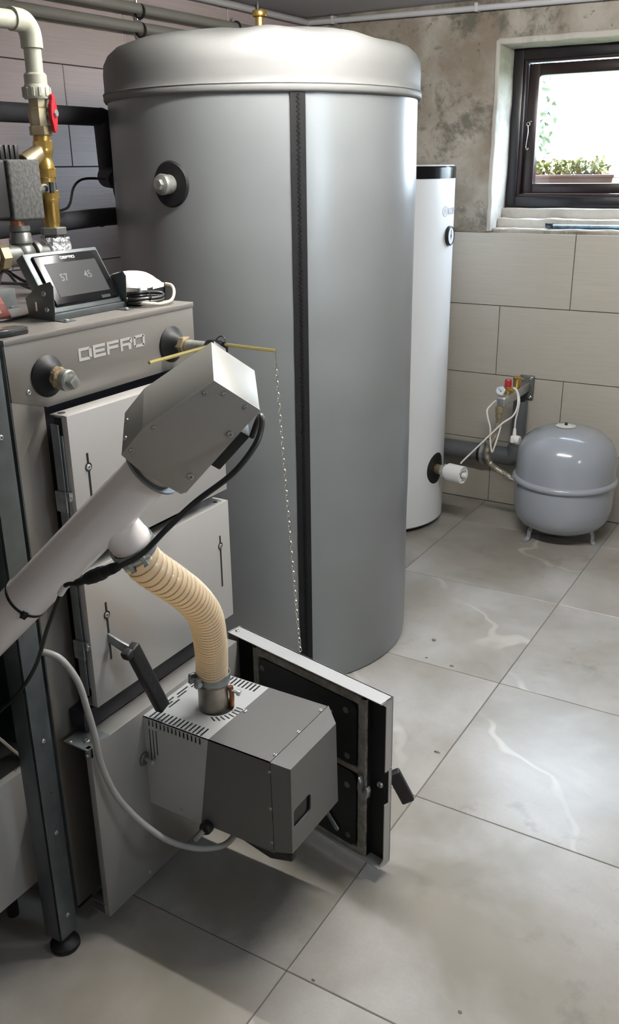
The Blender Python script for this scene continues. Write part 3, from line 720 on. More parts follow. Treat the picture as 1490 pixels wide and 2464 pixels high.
bm = nb(); lathe(bm, [(.041, -.008), (.0435, -.008), (.0435, .008), (.041, .008)], (-1.335, 3.735, .244), (1, 0, 0), 28); box(bm, -1.341, -1.329, 3.735-.010, 3.735+.010, .285, .296, .001); box(bm, -1.341, -1.329, 3.725, 3.745, .192, .203, .001); cl = obj('pipe_clamp', bm, 'zinc', dp)
bm = nb(); lathe(bm, [(.0405, -.010), (.0425, -.010), (.0425, .010), (.0405, .010)], (-1.345, 3.735, .244), (1, 0, 0), 28); obj('clamp_rubber', bm, 'rubber', cl)

# ================================================================== PIPES HIGH ON THE LEFT
def clip(parent, p, r, up=True):
    bm = nb(); torus(bm, p, (0, 1, 0), r+.004, .0045, 24, 8); o = obj('pipe_clip', bm, 'black_plastic', parent)
    bm = nb(); cyl(bm, V(p)+V((-.012, 0, r+.004)), V(p)+V((-.012, 0, r+.020)), .006, seg=10); obj('clip_stud', bm, 'zinc', o)
    bm = nb(); box(bm, p[0]-.022, p[0]-.003, p[1]-.008, p[1]+.008, p[2]-r-.026, p[2]-r-.008, .003); obj('clip_bracket', bm, 'zinc', o)
for k, (z, lab) in enumerate([(1.892, 'lower grey conduit pipe on the taupe tiled wall'), (1.948, 'upper grey conduit pipe on the taupe tiled wall')]):
    t = thing('conduit_pipe', lab, 'pipe', (-2.232, 2.6, z), 'grey pipes under the ceiling')
    bm = nb(); cyl(bm, (-2.232, YF+.02, z-.02), (-2.232, 3.70, z+.015), .0165, seg=20); obj('pipe', bm, 'conduit', t)
    clip(t, (-2.232, 2.641, z), .0165)
    if k: clip(t, (-2.232, 3.20, z+.010), .0165)
for k in range(2):
    if k == 0: t = thing('white_conduit', 'thin white conduit along the ceiling corner of the tiled wall', 'conduit', (-2.24, 3.0, 2.035)); a, b = (-2.245, YF+.02, 2.028), (-2.245, 3.76, 2.036)
    else: t = thing('white_conduit', 'thin white conduit along the top of the plaster wall', 'conduit', (-1.5, 3.76, 2.03)); a, b = (-2.245, 3.76, 2.036), (XR-.02, 3.762, 1.992)
    bm = nb(); cyl(bm, a, b, .011, seg=16); obj('pipe', bm, 'white_conduit', t)
    for s in ((.55, .8) if k == 0 else (.035, .215, .38)):
        p = V(a).lerp(V(b), s); bm = nb()
        if k == 0: box(bm, p.x-.024, p.x+.013, p.y-.007, p.y+.007, p.z-.013, p.z+.015, .002)
        else: box(bm, p.x-.007, p.x+.007, p.y-.013, p.y+.030, p.z-.013, p.z+.018, .002)
        obj('saddle_clip', bm, 'white_conduit', t)
    if k: 
        bm = nb(); sphere(bm, (-2.245, 3.76, 2.036), .0125); obj('corner_joint', bm, 'white_conduit', t)

# foam-insulated pipes
f1 = thing('insulated_pipe', 'thick black foam pipe bending down to the tank port', 'pipe', (-1.97, 2.1, 1.55))
bm = nb(); cyl(bm, (-1.965, .3, 1.597), (-1.965, 2.125, 1.597), .0245, seg=28); obj('foam_run', bm, 'foam', f1)
bm = nb(); 
prism(bm, [(-1.965, 2.10, 1.620), (-1.965, 2.148, 1.620), (-1.965, 2.148, 1.572), (-1.965, 2.10, 1.572)], (0, 0, 0)) if False else None
cyl(bm, (-1.965, 2.124, 1.615), (-1.965, 2.130, 1.44), .0245, seg=28); sphere(bm, (-1.965, 2.124, 1.597), .0255); obj('foam_drop', bm, 'foam', f1)
bm = nb(); cyl(bm, (-1.965, 2.128, 1.436), tuple(pq+V((0, 0, .008))), .030, .026, seg=28); sphere(bm, (-1.965, 2.13, 1.436), .0305); obj('foam_elbow', bm, 'foam', f1)
f2 = thing('insulated_pipe', 'black foam pipe running level behind the brass valves', 'pipe', (-1.95, 1.9, 1.325))
bm = nb(); tube(bm, [(-1.95, .3, 1.30), (-1.95, 1.2, 1.305), (-1.945, 1.7, 1.315), (-1.94, 2.02, 1.325), (-1.93, 2.115, 1.327)], .025, 24, 6); obj('foam', bm, 'foam', f2)
for y in (1.62, 2.06):
    bm = nb(); torus(bm, (-1.942, y, 1.3135+(y-1.7)*.03), (0, 1, 0), .0245, .0016, 28, 6); obj('tape_seam', bm, 'black_plastic', f2)
sc_ = thing('sensor_cable', 'thin black sensor cable from the tank port down behind the valves', 'cable', (-1.9, 2.0, 1.4))
bm = nb(); tube(bm, [tuple(pq+pl*.01+V((0, 0, .004))), (-1.945, 2.06, 1.432), (-1.945, 2.0, 1.430), (-1.925, 1.945, 1.41), (-1.90, 1.90, 1.37), (-1.885, 1.86, 1.356), (-1.88, 1.79, 1.352), (-1.86, 1.6, 1.345)], .0036, 8); obj('cable', bm, 'black_cable', sc_)

# ================================================================== CEILING LAMP (just above the frame)
def batten_lamp(cx, cy, length):
    t = thing('batten_lamp', 'white tube batten lamp on the ceiling', 'lamp', (cx, cy, ZC))
    bm = nb(); box(bm, cx-length/2-.02, cx+length/2+.02, cy-.03, cy+.03, ZC-.035, ZC, .006); obj('housing', bm, 'lampwhite', t)
    bm = nb(); cyl(bm, (cx-length/2, cy, ZC-.058), (cx+length/2, cy, ZC-.058), .013, seg=16); obj('tube', bm, mat('lamp_tube', (.9, .9, .9), .4, emit=((1.0, .97, .91), LAMP_POWER)), t)
    for sg_ in (-1, 1):
        bm = nb(); box(bm, cx+sg_*(length/2+.006)-.006, cx+sg_*(length/2+.006)+.006, cy-.015, cy+.015, ZC-.075, ZC-.034, .002); obj('tube_holder', bm, 'lampwhite', t)
    return t
batten_lamp(LAMP_X, LAMP_Y, LAMP_LEN)

# ================================================================== BOILER
BX = -1.17
bo = thing('boiler', 'bronze and silver grey pellet boiler with two closed doors, lower door open', 'boiler', (-1.48, 1.238, 0))
bm = nb(); box(bm, -1.82, -1.185, 1.000, 1.478, .05, 1.19); obj('inner_body', bm, 'navy', bo)
bm = nb(); box(bm, -1.82, -1.172, .990, .998, .031, 1.191, .001); sp = obj('side_panel', bm, 'galv_dark', bo)
for z in (1.147, 1.090, .62, .2): screw(sp, (-1.185, .990, z), (0, -1, 0), .004, 'rivet')
bm = nb(); box(bm, -1.82, -1.172, 1.479, 1.485, .031, 1.191, .001); obj('side_panel', bm, 'panel', bo)
bm = nb(); box(bm, -1.82, BX+.002, .990, 1.486, 1.190, 1.200, .0012); obj('top_cover', bm, 'panel', bo)
bm = nb(); prism(bm, [(BX, .991, 1.1985), (BX, 1.485, 1.1985), (BX, 1.485, 1.076), (BX, 1.069, 1.073), (BX, .993, 1.098)], (-.006, 0, 0), .0008)
fp = obj('front_panel', bm, 'panel', bo)
bm = block_text('DEFRO', V((BX+.0002, 1.153, 1.1365)), V((0, 1, 0)), V((0, 0, 1)), .0228, .0362, .0006); obj('lettering', bm, 'print_grey', fp, label='DEFRO in pale block capitals')
screw(fp, (BX, 1.030, 1.107), (1, 0, 0), .005)
bm = nb(); box(bm, -1.186, BX-.001, .992, 1.062, .031, 1.098, .0015); obj('front_post', bm, 'panel', bo)
bm = nb(); box(bm, -1.186, BX-.001, 1.450, 1.485, .031, 1.077, .0015); obj('front_post', bm, 'panel', bo)
for (x, y) in ((-1.22, 1.03), (-1.22, 1.44), (-1.76, 1.03), (-1.76, 1.44)):
    bm = nb(); box(bm, x-.03, x+.03, y-.02, y+.02, 0, .052, .002); obj('foot', bm, 'dark', bo)
# rosettes with plug and thermostat pocket
def rosette(y, z):
    bm = nb(); lathe(bm, [(.0, .001), (.0345, .0), (.036, .003), (.033, .006), (.025, .012), (.020, .022), (.017, .028), (0, .028)], (BX, y, z), (1, 0, 0), 40); return obj('rosette', bm, 'rubber', bo)
r1 = rosette(1.075, 1.126)
bm = nb(); lathe(bm, [(0, .02), (.0165, .02), (.019, .026), (.017, .034), (.014, .036), (0, .036)], (BX, 1.075, 1.126), (1, 0, 0), 20)
for v in bm.verts: v.co += V((mnoise.noise(v.co*300), mnoise.noise(v.co*300+V((5, 0, 0))), mnoise.noise(v.co*300+V((0, 5, 0)))))*.002
obj('hemp_packing', bm, 'hemp', r1)
bm = nb(); lathe(bm, [(0, .030), (.0175, .030), (.0185, .035), (.0185, .046), (.0165, .049), (0, .049)], (BX, 1.078, 1.124), (1, .05, -.05), 24); obox(bm, V((BX+.047, 1.080, 1.121)), V((1, .05, -.05)).normalized(), V((0, .8, .6)), V((0, -.6, .8)), 0, .014, -.009, .009, -.009, .009, .001); obj('plug', bm, 'iron_plug', r1)
r2 = rosette(1.409, 1.126)
bm = nb(); hexa(bm, (BX+.022, 1.409, 1.126), (BX+.040, 1.409, 1.126), .019); lathe(bm, [(0, .036), (.0145, .036), (.0145, .046), (0, .046)], (BX, 1.409, 1.126), (1, 0, 0), 20); obj('brass_nut', bm, 'brass_dull', r2)
# cap on the right side of the casing
bm = nb(); lathe(bm, [(0, 0), (.032, 0), (.030, .012), (0, .018)], (-1.24, 1.485, 1.145), (0, 1, 0), 28); obj('side_rosette', bm, 'rubber', bo)

def key_slot(parent, y, z0, z1, zh):
    x = DX
    bm = nb(); box(bm, x-.001, x+.0005, y-.0024, y+.0024, z0, z1); lathe(bm, [(0, .0006), (.0082, .0006), (.0082, -.001)], (x, y, zh), (1, 0, 0), 24); s = obj('key_slot', bm, 'dark', parent)  # raised black strip and disc give the shade of the slot
    screw(parent, (x+.0006, y-.001, zh), (1, 0, 0), .0055)
    return s
DX = -1.111
def closed_door(name, y0, y1, z0, z1):
    bm = nb()
    box(bm, DX-.002, DX, y0, y1, z0, z1, .0008)                      # skin
    box(bm, DX-.039, DX-.001, y0, y1, z1-.002, z1, .0006)            # top return
    box(bm, DX-.039, DX-.001, y0, y1, z0, z0+.002, .0006)
    box(bm, DX-.039, DX-.001, y1-.002, y1, z0, z1, .0006)
    box(bm, DX-.013, DX-.001, y0, y0+.002, z0, z1, .0006)            # narrow left return
    return obj(name, bm, 'door', bo)
du = closed_door('door', 1.053, 1.493, .802, 1.067)
key_slot(du, 1.091, .872, .993, .9675)
bm = nb(); box(bm, DX-.055, DX-.012, 1.075, 1.48, .815, 1.055); obj('insulation', bm, 'dark', du)
bm = nb(); lathe(bm, [(0, .0004), (.007, .0004), (.007, -.001)], (DX-.027, 1.068, 1.067), (0, 0, 1), 20); obj('hinge_hole', bm, 'dark', du)
dl = closed_door('door', 1.050, 1.495, .497, .776)
key_slot(dl, 1.098, .579, .700, .674); key_slot(dl, 1.459, .582, .704, .680)
bm = nb(); box(bm, DX-.055, DX-.012, 1.075, 1.48, .51, .765); obj('insulation', bm, 'dark', dl)
bm = nb(); lathe(bm, [(0, .0004), (.005, .0004), (.005, -.001)], (DX-.016, 1.470, .776), (0, 0, 1), 16); obj('hinge_hole', bm, 'dark', dl)
# lock bars seen in the open left edge of the doors
for par, z0, z1, zb in ((du, .812, 1.052, .912), (dl, .520, .768, .617)):
    bm = nb(); box(bm, DX-.034, DX-.016, 1.046, 1.0485, z0, z1, .0008); bar = obj('lock_bar', bm, 'galv', par)
    bm = nb(); box(bm, DX-.018, DX-.012, 1.0495, 1.053, z0+.015, z1-.02, .0006); obj('lock_strip', bm, 'galv', bar)
    bm = nb(); box(bm, DX-.038, DX-.012, 1.042, 1.046, zb-.018, zb+.020, .001); box(bm, DX-.014, DX-.004, 1.043, 1.054, zb+.004, zb+.020, .001); obj('lock_bracket', bm, 'zinc_band', bar)
    screw(bar, (DX-.004, 1.048, zb+.012), (1, 0, 0), .003)
# lever handle on the middle door
bm = nb(); prism(bm, [(DX-.002, 1.094, .636), (DX-.002, 1.094, .617), (-1.078, 1.094, .606), (-1.055, 1.096, .600), (-1.055, 1.096, .620), (-1.078, 1.094, .626)], (0, .006, 0), .0008)
ha = obj('handle_arm', bm, 'galv', dl)
def lever_grip(p0, p1, side, up, parent, name='handle_grip'):
    p0, p1 = V(p0), V(p1); d = (p1-p0); Ln = d.length; d.normalize(); s = (V(side)-d*V(side).dot(d)).normalized(); u = d.cross(s)
    bm = nb(); obox(bm, p0, d, s, u, 0, Ln, -.0145, .0145, -.010, .010, .0045, 3); obox(bm, p0, d, s, u, -.003, .014, -.024, -.004, -.010, .010, .0045, 3)
    return obj(name, bm, 'black_plastic', parent, ang=50)
g = lever_grip((-1.055, 1.096, .622), (-1.045, 1.158, .458), (0, 1, .4), (1, 0, 0), dl)
gd0 = (V((-1.045, 1.160, .455))-V((-1.055, 1.094, .614))).normalized()
for k, sh in enumerate((.045, .065, .085, .105, .135)):
    p = V((-1.055, 1.094, .614))+gd0*sh; sd = (V((0, 1, .4))-gd0*V((0, 1, .4)).dot(gd0)).normalized(); u = gd0.cross(sd)
    if u.x < 0: u = -u
    bm = nb(); torus(bm, p+u*.0099, u, .0045 if k < 4 else .0025, .0007, 12, 5); obj('grip_mark', bm, 'rubber', g)
# mounting plate of the burner
PX = -1.09
bm = nb()
box(bm, PX-.002, PX, 1.000, 1.475, .036, .441, .0008); box(bm, PX-.058, PX-.001, 1.028, 1.475, .439, .441, .0006); box(bm, PX-.014, PX-.001, 1.000, 1.002, .036, .430, .0006); box(bm, PX-.058, PX-.001, 1.000, 1.475, .036, .038, .0006)
bp = obj('burner_plate', bm, 'plate', bo)
bm = nb(); box(bm, PX-.055, PX-.004, 1.045, 1.47, .045, .435); obj('insulation', bm, 'dark', bp)
bm = nb(); box(bm, PX-.062, PX-.0005, .992, 1.052, .4405, .4435, .0006); box(bm, PX-.010, PX, .995, 1.006, .420, .4435, .001); hp_ = obj('hinge_plate', bm, 'galv', bp)
screw(hp_, (PX-.022, 1.014, .4435), (0, 0, 1), .006); screw(hp_, (PX-.048, .997, .4435), (0, 0, 1), .004); screw(hp_, (PX-.006, .9955, .428), (0, -1, 0), .004)
bm = nb(); box(bm, PX-.050, PX-.004, 1.000, 1.040, .060, .063, .0006); obj('lower_hinge_plate', bm, 'galv', bp)
screw(bp, (PX-.01, 1.001, .058), (0, -1, 0), .003); screw(bp, (PX, 1.125, .052), (1, 0, 0), .0035)
bm = nb(); box(bm, -1.168, -1.13, 1.03, 1.475, .446, .488, .002); obj('gap_shade_strip', bm, 'navy', bo)  # navy strip that paints the dark gap under the middle door

# lower door, standing open
H0 = V((-1.115, 1.525, 0)); ds = V((.978, -.209, 0)).normalized(); dn = V((ds.y, -ds.x, 0)); dz = V((0, 0, 1)); DW, DZ0, DZ1, DT = .454, .034, .450, .038
bm = nb()
def D(b, s0, s1, w0, w1, z0, z1, bev=0.0): return obox(b, H0, ds, dn, dz, s0, s1, w0, w1, z0, z1, bev)
D(bm, 0, DW, 0, .002, DZ0, DZ1, .0006); D(bm, -.002, DW, .0005, DT, DZ1-.002, DZ1, .0006); D(bm, 0, DW, .0005, DT, DZ0, DZ0+.002, .0006); D(bm, 0, .002, .0005, DT, DZ0, DZ1, .0006)
od = obj('open_door', bm, 'burner_light', bo, label='lower door swung open, black inside')
bm = nb(); D(bm, DW-.002, DW, .0005, .021, DZ0, .193, .0006); D(bm, DW-.002, DW, .0005, .021, .277, DZ1, .0006); D(bm, DW-.002, DW, .0005, .008, .19, .28, .0006)
for z0, z1 in ((DZ1-.016, DZ1), (DZ0, DZ0+.016)): prism(bm, [H0+ds*(DW-.002)+dn*.02+dz*z0, H0+ds*(DW-.002)+dn*DT+dz*(z0 if z0 < .1 else z1), H0+ds*(DW-.002)+dn*.02+dz*z1], ds*.002)
obj('edge_return', bm, 'door', od)
bm = nb(); D(bm, .003, DW-.003, .003, .010, DZ0+.003, DZ1-.003); obj('inner_skin', bm, 'dark', od)
bm = nb(); D(bm, .068, .408, .010, .026, DZ0+.004, DZ1-.012, .002); obj('cast_plate', bm, 'dark', od)
def rr(bm, s0, s1, z0, z1, w0, w1, r):
    pts = []
    for (cs, cz, a) in ((s1-r, z1-r, 0), (s0+r, z1-r, 90), (s0+r, z0+r, 180), (s1-r, z0+r, 270)):
        for k in range(5): th = math.radians(a+k*22.5); pts.append(H0+ds*(cs+r*math.cos(th))+dz*(cz+r*math.sin(th))+dn*w0)
    prism(bm, pts, dn*(w1-w0))
bm = nb(); D(bm, .093, .384, .026, .032, .262, .416); bmesh.ops.delete(bm, geom=bm.verts[:], context='VERTS'); rr(bm, .093, .384, .262, .418, .026, .033, .018); rr(bm, .093, .384, .050, .243, .026, .033, .018)
obj('cast_fields', bm, 'dark', od)
bm = nb()   # rope gasket: frame and cross bar between the two raised fields
def rope(bm, pts, w, h):
    for A, B in zip(pts, pts[1:]):
        A = V((A[0], A[1], 0)); B = V((B[0], B[1], 0)); n = max(2, int((B-A).length/.012)); t = (B-A).normalized(); q = V((-t.y, t.x, 0)); ra = []
        for i in range(n+1):
            c = A.lerp(B, i/n); ww = w/2*(1+.12*mnoise.noise(V((c.x*60, c.y*60, 2)))); hh = h*(1+.15*mnoise.noise(V((c.x*45, c.y*45, 7))))
            ra.append([bm.verts.new(H0+ds*(c.x+q.x*ww*k)+dz*(c.y+q.y*ww*k)+dn*(.0255+hh*e)) for k, e in ((-1, 0), (-.8, .8), (0, 1), (.8, .8), (1, 0))])
        for R0, R1 in zip(ra, ra[1:]):
            for k in range(4): bm.faces.new((R0[k], R0[k+1], R1[k+1], R1[k]))
rope(bm, [(.082, .428), (.397, .428)], .022, .006); rope(bm, [(.397, .436), (.397, .036)], .024, .006); rope(bm, [(.405, .043), (.078, .043)], .018, .006); rope(bm, [(.082, .436), (.082, .036)], .022, .006); rope(bm, [(.09, .2525), (.39, .2525)], .017, .006)
obj('gasket', bm, 'gasket', od)
for s, z in ((.105, .393), (.355, .392), (.359, .280), (.359, .205), (.362, .073), (.105, .28), (.318, .225)):
    bm = nb(); c = H0+ds*s+dz*z+dn*.033; lathe(bm, [(0, .0022), (.005, .002), (.0075, .0008), (.0075, -.001)], c, dn, 16); obj('plate_bolt', bm, 'iron', od)
bm = nb(); c0 = H0+dn*.036; prism(bm, [c0+ds*.292+dz*.112, c0+ds*.300+dz*.119, c0+ds*.341+dz*.079, c0+ds*.337+dz*.071, c0+ds*.330+dz*.072], dn*.004, .0008); obj('catch_strip', bm, 'zinc_band', od)
bm = nb(); pts = []
for k in range(12):
    a = math.radians(-150+k*20); pts.append((.412+.013*math.cos(a), .222+.016*math.sin(a)))
poly = [(.401, .252), (.398, .225), (.403, .206), (.415, .201), (.424, .208), (.427, .226), (.423, .236), (.418, .226), (.414, .215), (.408, .222), (.407, .240)]
prism(bm, [H0+ds*a+dz*b+dn*.034 for a, b in poly], dn*.012, .001); obj('latch_hook', bm, 'zinc', od)
screw(od, H0+ds*.433+dz*.231+dn*.011, dn, .008, 'latch_bolt')
bm = nb(); cyl(bm, H0+ds*.424+dz*.231+dn*.0, H0+ds*.424+dz*.231-dn*.02, .006, seg=12); obj('handle_spindle', bm, 'zinc', od)
q0 = H0+ds*.436+dz*.243-dn*.028; lever_grip(tuple(q0), tuple(q0+V((.034, .020, -.085)).normalized()*.084), (0, 0, 1), (1, 0, 0), od)
screw(od, H0+ds*.012+dz*DZ1+dn*.02, (0, 0, 1), .006)

# ================================================================== PELLET BURNER
pbn = thing('pellet_burner', 'two-tone grey pellet burner box projecting from the boiler front', 'burner', (-.92, 1.25, .22))
y0, y1, z0, z1, xb, xs, xf = 1.147, 1.362, .222, .430, PX, -.784, -.741
# rear cover: top and left sides with real slots
def slotted(bm, o, ax, ay, az, W, Hh, slots, t=.0016):
    """sheet W x Hh in (ax,ay) with rectangular slots cut out, thickness t along az"""
    xs_ = sorted({0, W, *[s[0] for s in slots], *[s[1] for s in slots]}); ys_ = sorted({0, Hh, *[s[2] for s in slots], *[s[3] for s in slots]})
    vs = {}
    def vt(i, j):
        if (i, j) not in vs: vs[i, j] = bm.verts.new(o+ax*xs_[i]+ay*ys_[j])
        return vs[i, j]
    fs = []
    for i in range(len(xs_)-1):
        for j in range(len(ys_)-1):
            cx, cy = (xs_[i]+xs_[i+1])/2, (ys_[j]+ys_[j+1])/2
            if any(a < cx < b and c < cy < d for a, b, c, d in slots): continue
            fs.append(bm.faces.new((vt(i, j), vt(i+1, j), vt(i+1, j+1), vt(i, j+1))))
    r = bmesh.ops.extrude_face_region(bm, geom=fs); bmesh.ops.translate(bm, verts=[g for g in r['geom'] if isinstance(g, bmesh.types.BMVert)], vec=az*t)
TW = .163
sl_top = [(.012+k*.0098, .012+k*.0098+.0042, .0035, .030) for k in range(14)] + [(.012+k*.0098, .012+k*.0098+.0042, .185, .2115) for k in range(14)]
sl_top += [(.008, .012, .05+k*.046, .05+k*.046+.036) for k in range(3)] + [(.016, .020, .042+k*.046, .042+k*.046+.03) for k in range(3)] + [(.024, .028, .05, .085)]
bm = nb(); slotted(bm, V((xb, y0, z1)), V((1, 0, 0)), V((0, 1, 0)), V((0, 0, -1)), TW, y1-y0, sl_top)
sl_side = [(.012+k*.0098, .012+k*.0098+.0042, z1-z0-.019, z1-z0-.004) for k in range(14)] + [(.012, .0152, .105, .182), (.0205, .0237, .112, .182), (.029, .0322, .125, .182)]
slotted(bm, V((xb, y0, z0-.004)), V((1, 0, 0)), V((0, 0, 1)), V((0, 1, 0)), TW, z1-z0+.004, [(a, b, c+.004, d+.004) for a, b, c, d in sl_side])
slotted(bm, V((xb, y1, z0)), V((1, 0, 0)), V((0, 0, 1)), V((0, -1, 0)), TW, z1-z0, [])
rc = obj('rear_cover', bm, 'burner_light', pbn, label='light grey slotted rear cover')
bm = nb(); box(bm, xb+.002, xb+.16, y0+.012, y1-.012, z0+.01, z1-.02); obj('inner_case', bm, 'dark', rc)
# front cover, slanting back edge on the side
bm = nb()
xg = xb+TW
prism(bm, [(xg, y0-.0006, z1+.0006), (xs-.0016, y0-.0006, z1+.0006), (xs+.0014, y0-.0006, .226), (xg-.030, y0-.0006, .222)], (0, .002, 0))
prism(bm, [(xg, y1+.0006, z1+.0006), (xs-.0016, y1+.0006, z1+.0006), (xs+.0014, y1+.0006, .226), (xg-.030, y1+.0006, .222)], (0, -.002, 0))
box(bm, xg, xs-.0016, y0-.0006, y1+.0006, z1-.0012, z1+.0006); box(bm, xg-.03, xs+.002, y0, y1, .222, .224)
fc = obj('front_cover', bm, 'burner_dark', pbn, label='graphite grey front cover')
bm = nb(); box(bm, xg-.01, xs+.012, y0+.004, y1-.004, .230, z1-.004); obj('seam_shade_box', bm, 'dark', fc)  # black box added so the seam before the end cap reads dark
bm = nb()
A = [(xs, y0-.0008, z1+.0008), (xs, y1+.0008, z1+.0008), (xs+.003, y1+.0008, .226), (xs+.003, y0-.0008, .226)]
B = [(xf, y0+.001, z1-.0005), (xf, 1.317, z1-.0005), (xf, 1.325, .238), (xf, y0+.001, .238)]
a = [bm.verts.new(p) for p in A]; b = [bm.verts.new(p) for p in B]
for i in range(4): bm.faces.new((a[i], a[(i+1) % 4], b[(i+1) % 4], b[i]))
# front face with the rounded sight opening
yc, zc, hw, hh = 1.186, .3115, .031, .021; op = []
for (cy, cz, st) in ((yc+hw-.008, zc+hh-.008, 0), (yc-hw+.008, zc+hh-.008, 90), (yc-hw+.008, zc-hh+.008, 180), (yc+hw-.008, zc-hh+.008, 270)):
    for k in range(5): th = math.radians(st+k*22.5); op.append((xf, cy+.008*math.cos(th), cz+.008*math.sin(th)))
ov = [bm.verts.new(p) for p in op]
es = [bm.edges.get((b[i], b[(i+1) % 4])) for i in range(4)] + [bm.edges.new((ov[i], ov[(i+1) % len(ov)])) for i in range(len(ov))]
bmesh.ops.triangle_fill(bm, edges=es, use_beauty=True)
inn = [bm.verts.new(V(p)+V((-.004, 0, 0))) for p in op]
for i in range(len(ov)): bm.faces.new((ov[i], ov[(i+1) % len(ov)], inn[(i+1) % len(ov)], inn[i]))
bm.faces.new(a)
ec = obj('end_cap', bm, 'burner_dark', pbn)
bm = nb(); box(bm, xf-.022, xf-.005, yc-hw-.004, yc+hw+.004, zc-hh-.004, zc+hh+.004); obj('sight_window', bm, 'black_gloss', ec)
for y in (1.340, 1.254, 1.170): screw(fc, (-.789, y, z1+.0006), (0, 0, 1), .0042)
for z in (.409, .326, .246): screw(fc, (-.787, y0-.0006, z), (0, -1, 0), .0034)
screw(fc, (-.921, 1.262, z1+.0006), (0, 0, 1), .0052); screw(rc, (-1.005, y0, .236), (0, -1, 0), .0042)
# carrying handle bar underneath, cable gland, locking bolt
bm = nb(); prism(bm, [(-.866, y0+.004, .218), (-.795, y0+.004, .200), (-.744, y0+.004, .214), (-.744, y0+.004, .232), (-.79, y0+.004, .222), (-.862, y0+.004, .232)], (0, .018, 0), .003); obj('lower_bar', bm, 'black_plastic', pbn)
bm = nb(); lathe(bm, [(0, 0), (.012, 0), (.0135, .004), (.0135, .014), (.011, .018), (0, .018)], (-.938, y0, .224), (0, -1, 0), 20); obj('cable_gland', bm, 'black_plastic', pbn)
bm = nb(); cyl(bm, (xb, 1.139, .334), (xb+.006, 1.139, .334), .014, seg=20, bev=.001); lbk = obj('locking_washer', bm, 'iron', pbn)
bm = nb(); cyl(bm, (xb+.004, 1.138, .335), (xb+.030, 1.133, .336), .0048, seg=12, bev=.001); obj('locking_bolt', bm, 'zinc', lbk)
# inlet spigot
PC = V((-.986, 1.246, 0))
bm = nb(); lathe(bm, [(.029, .40), (.031, .40), (.031, .483), (.0325, .485), (.0325, .489), (.031, .491), (.031, .520), (.029, .520)], PC, (0, 0, 1), 40); spg = obj('inlet_pipe', bm, 'pipe_steel', pbn, ang=50)
bm = nb(); lathe(bm, [(0, .4302), (.036, .4302), (.036, .4309), (0, .4309)], PC+V((.004, .004, 0)), (0, 0, 1), 36); obj('pipe_opening', bm, 'dark', rc)
bm = nb(); tube(bm, [PC+V((.030, .018, .425)), PC+V((.033, .018, .455)), PC+V((.031, .017, .478))], .0055, 10, 4); obj('copper_lug', bm, 'copper', spg)
bm = nb(); cyl(bm, PC+V((.034, .016, .470)), PC+V((.047, .020, .466)), .0032, seg=10); cyl(bm, PC+V((.045, .0195, .4665)), PC+V((.052, .0215, .4645)), .0062, seg=14, bev=.001); obj('clamp_screw', bm, 'zinc', spg)
# fan of short ventilation slits beside the inlet
for k in range(8):
    a = math.radians(-62+k*11); c = PC+V((.050*math.cos(a)+.002, .050*math.sin(a)+.006, z1+.0002)); dv = V((math.cos(a*.35-.1), math.sin(a*.35-.1), 0)); bm = nb()
    obox(bm, c, dv, V((-dv.y, dv.x, 0)), dz, -.008, .008, -.0013, .0013, 0, .0004); obj('slit', bm, 'dark', rc)

# ================================================================== PELLET HOSE
hs = thing('pellet_hose', 'amber spiral flexible hose dropping pellets into the burner', 'hose', (-.93, 1.12, .7))
HP = [(-.9135, .9535, .937), (-.907, .969, .901), (-.903, .992, .863), (-.897, 1.038, .817), (-.898, 1.089, .766), (-.911, 1.141, .703), (-.940, 1.188, .623), (-.966, 1.222, .562), (-.985, 1.245, .506)]
cp = spline(HP, 40); n = len(cp); tn = [(cp[min(i+1, n-1)]-cp[max(i-1, 0)]).normalized() for i in range(n)]
HR = .0315; ln = [0]
for i in range(1, n): ln.append(ln[-1]+(cp[i]-cp[i-1]).length)
PITCHN = 44
# spacing is tighter in the bend and at the lower end, as in the slack hose
def phase(t): return PITCHN*(t**1.25)
bm = nb(); x, y, d = frame_of(tn[0]); rings = []; frames = []
for i in range(n):
    if i: q = tn[i-1].rotation_difference(tn[i]); x = q @ x; y = q @ y
    frames.append((x.copy(), y.copy())); ph = phase(ln[i]/ln[-1])
    row = []
    for j in range(28):
        a = 2*PI*j/28; r = HR-.0020+.0030*abs(math.sin(PI*(ph-a/(2*PI)))); row.append(bm.verts.new(cp[i]+(x*math.cos(a)+y*math.sin(a))*r))
    rings.append(row)
for A, B in zip(rings, rings[1:]):
    for j in range(28): bm.faces.new((A[j], A[(j+1) % 28], B[(j+1) % 28], B[j]))
hb_ = obj('hose_wall', bm, 'hose', hs, ang=80)
bm = nb(); sp_pts = []
tot = PITCHN
for k in range(int(tot*24)):
    ph = k/24; t = (ph/PITCHN)**(1/1.25); s = t*ln[-1]
    i = min(n-2, max(0, next((m for m in range(n-1) if ln[m+1] >= s), n-2))); f = (s-ln[i])/max(1e-9, ln[i+1]-ln[i]); a = 2*PI*ph
    xx = frames[i][0].lerp(frames[i+1][0], f); yy = frames[i][1].lerp(frames[i+1][1], f)
    sp_pts.append(cp[i].lerp(cp[i+1], f)+(xx*math.cos(a)+yy*math.sin(a))*(HR-.0013))
tube(bm, sp_pts, .0011, 5, 1); obj('wire_spiral', bm, 'hose_rib', hb_, ang=80)
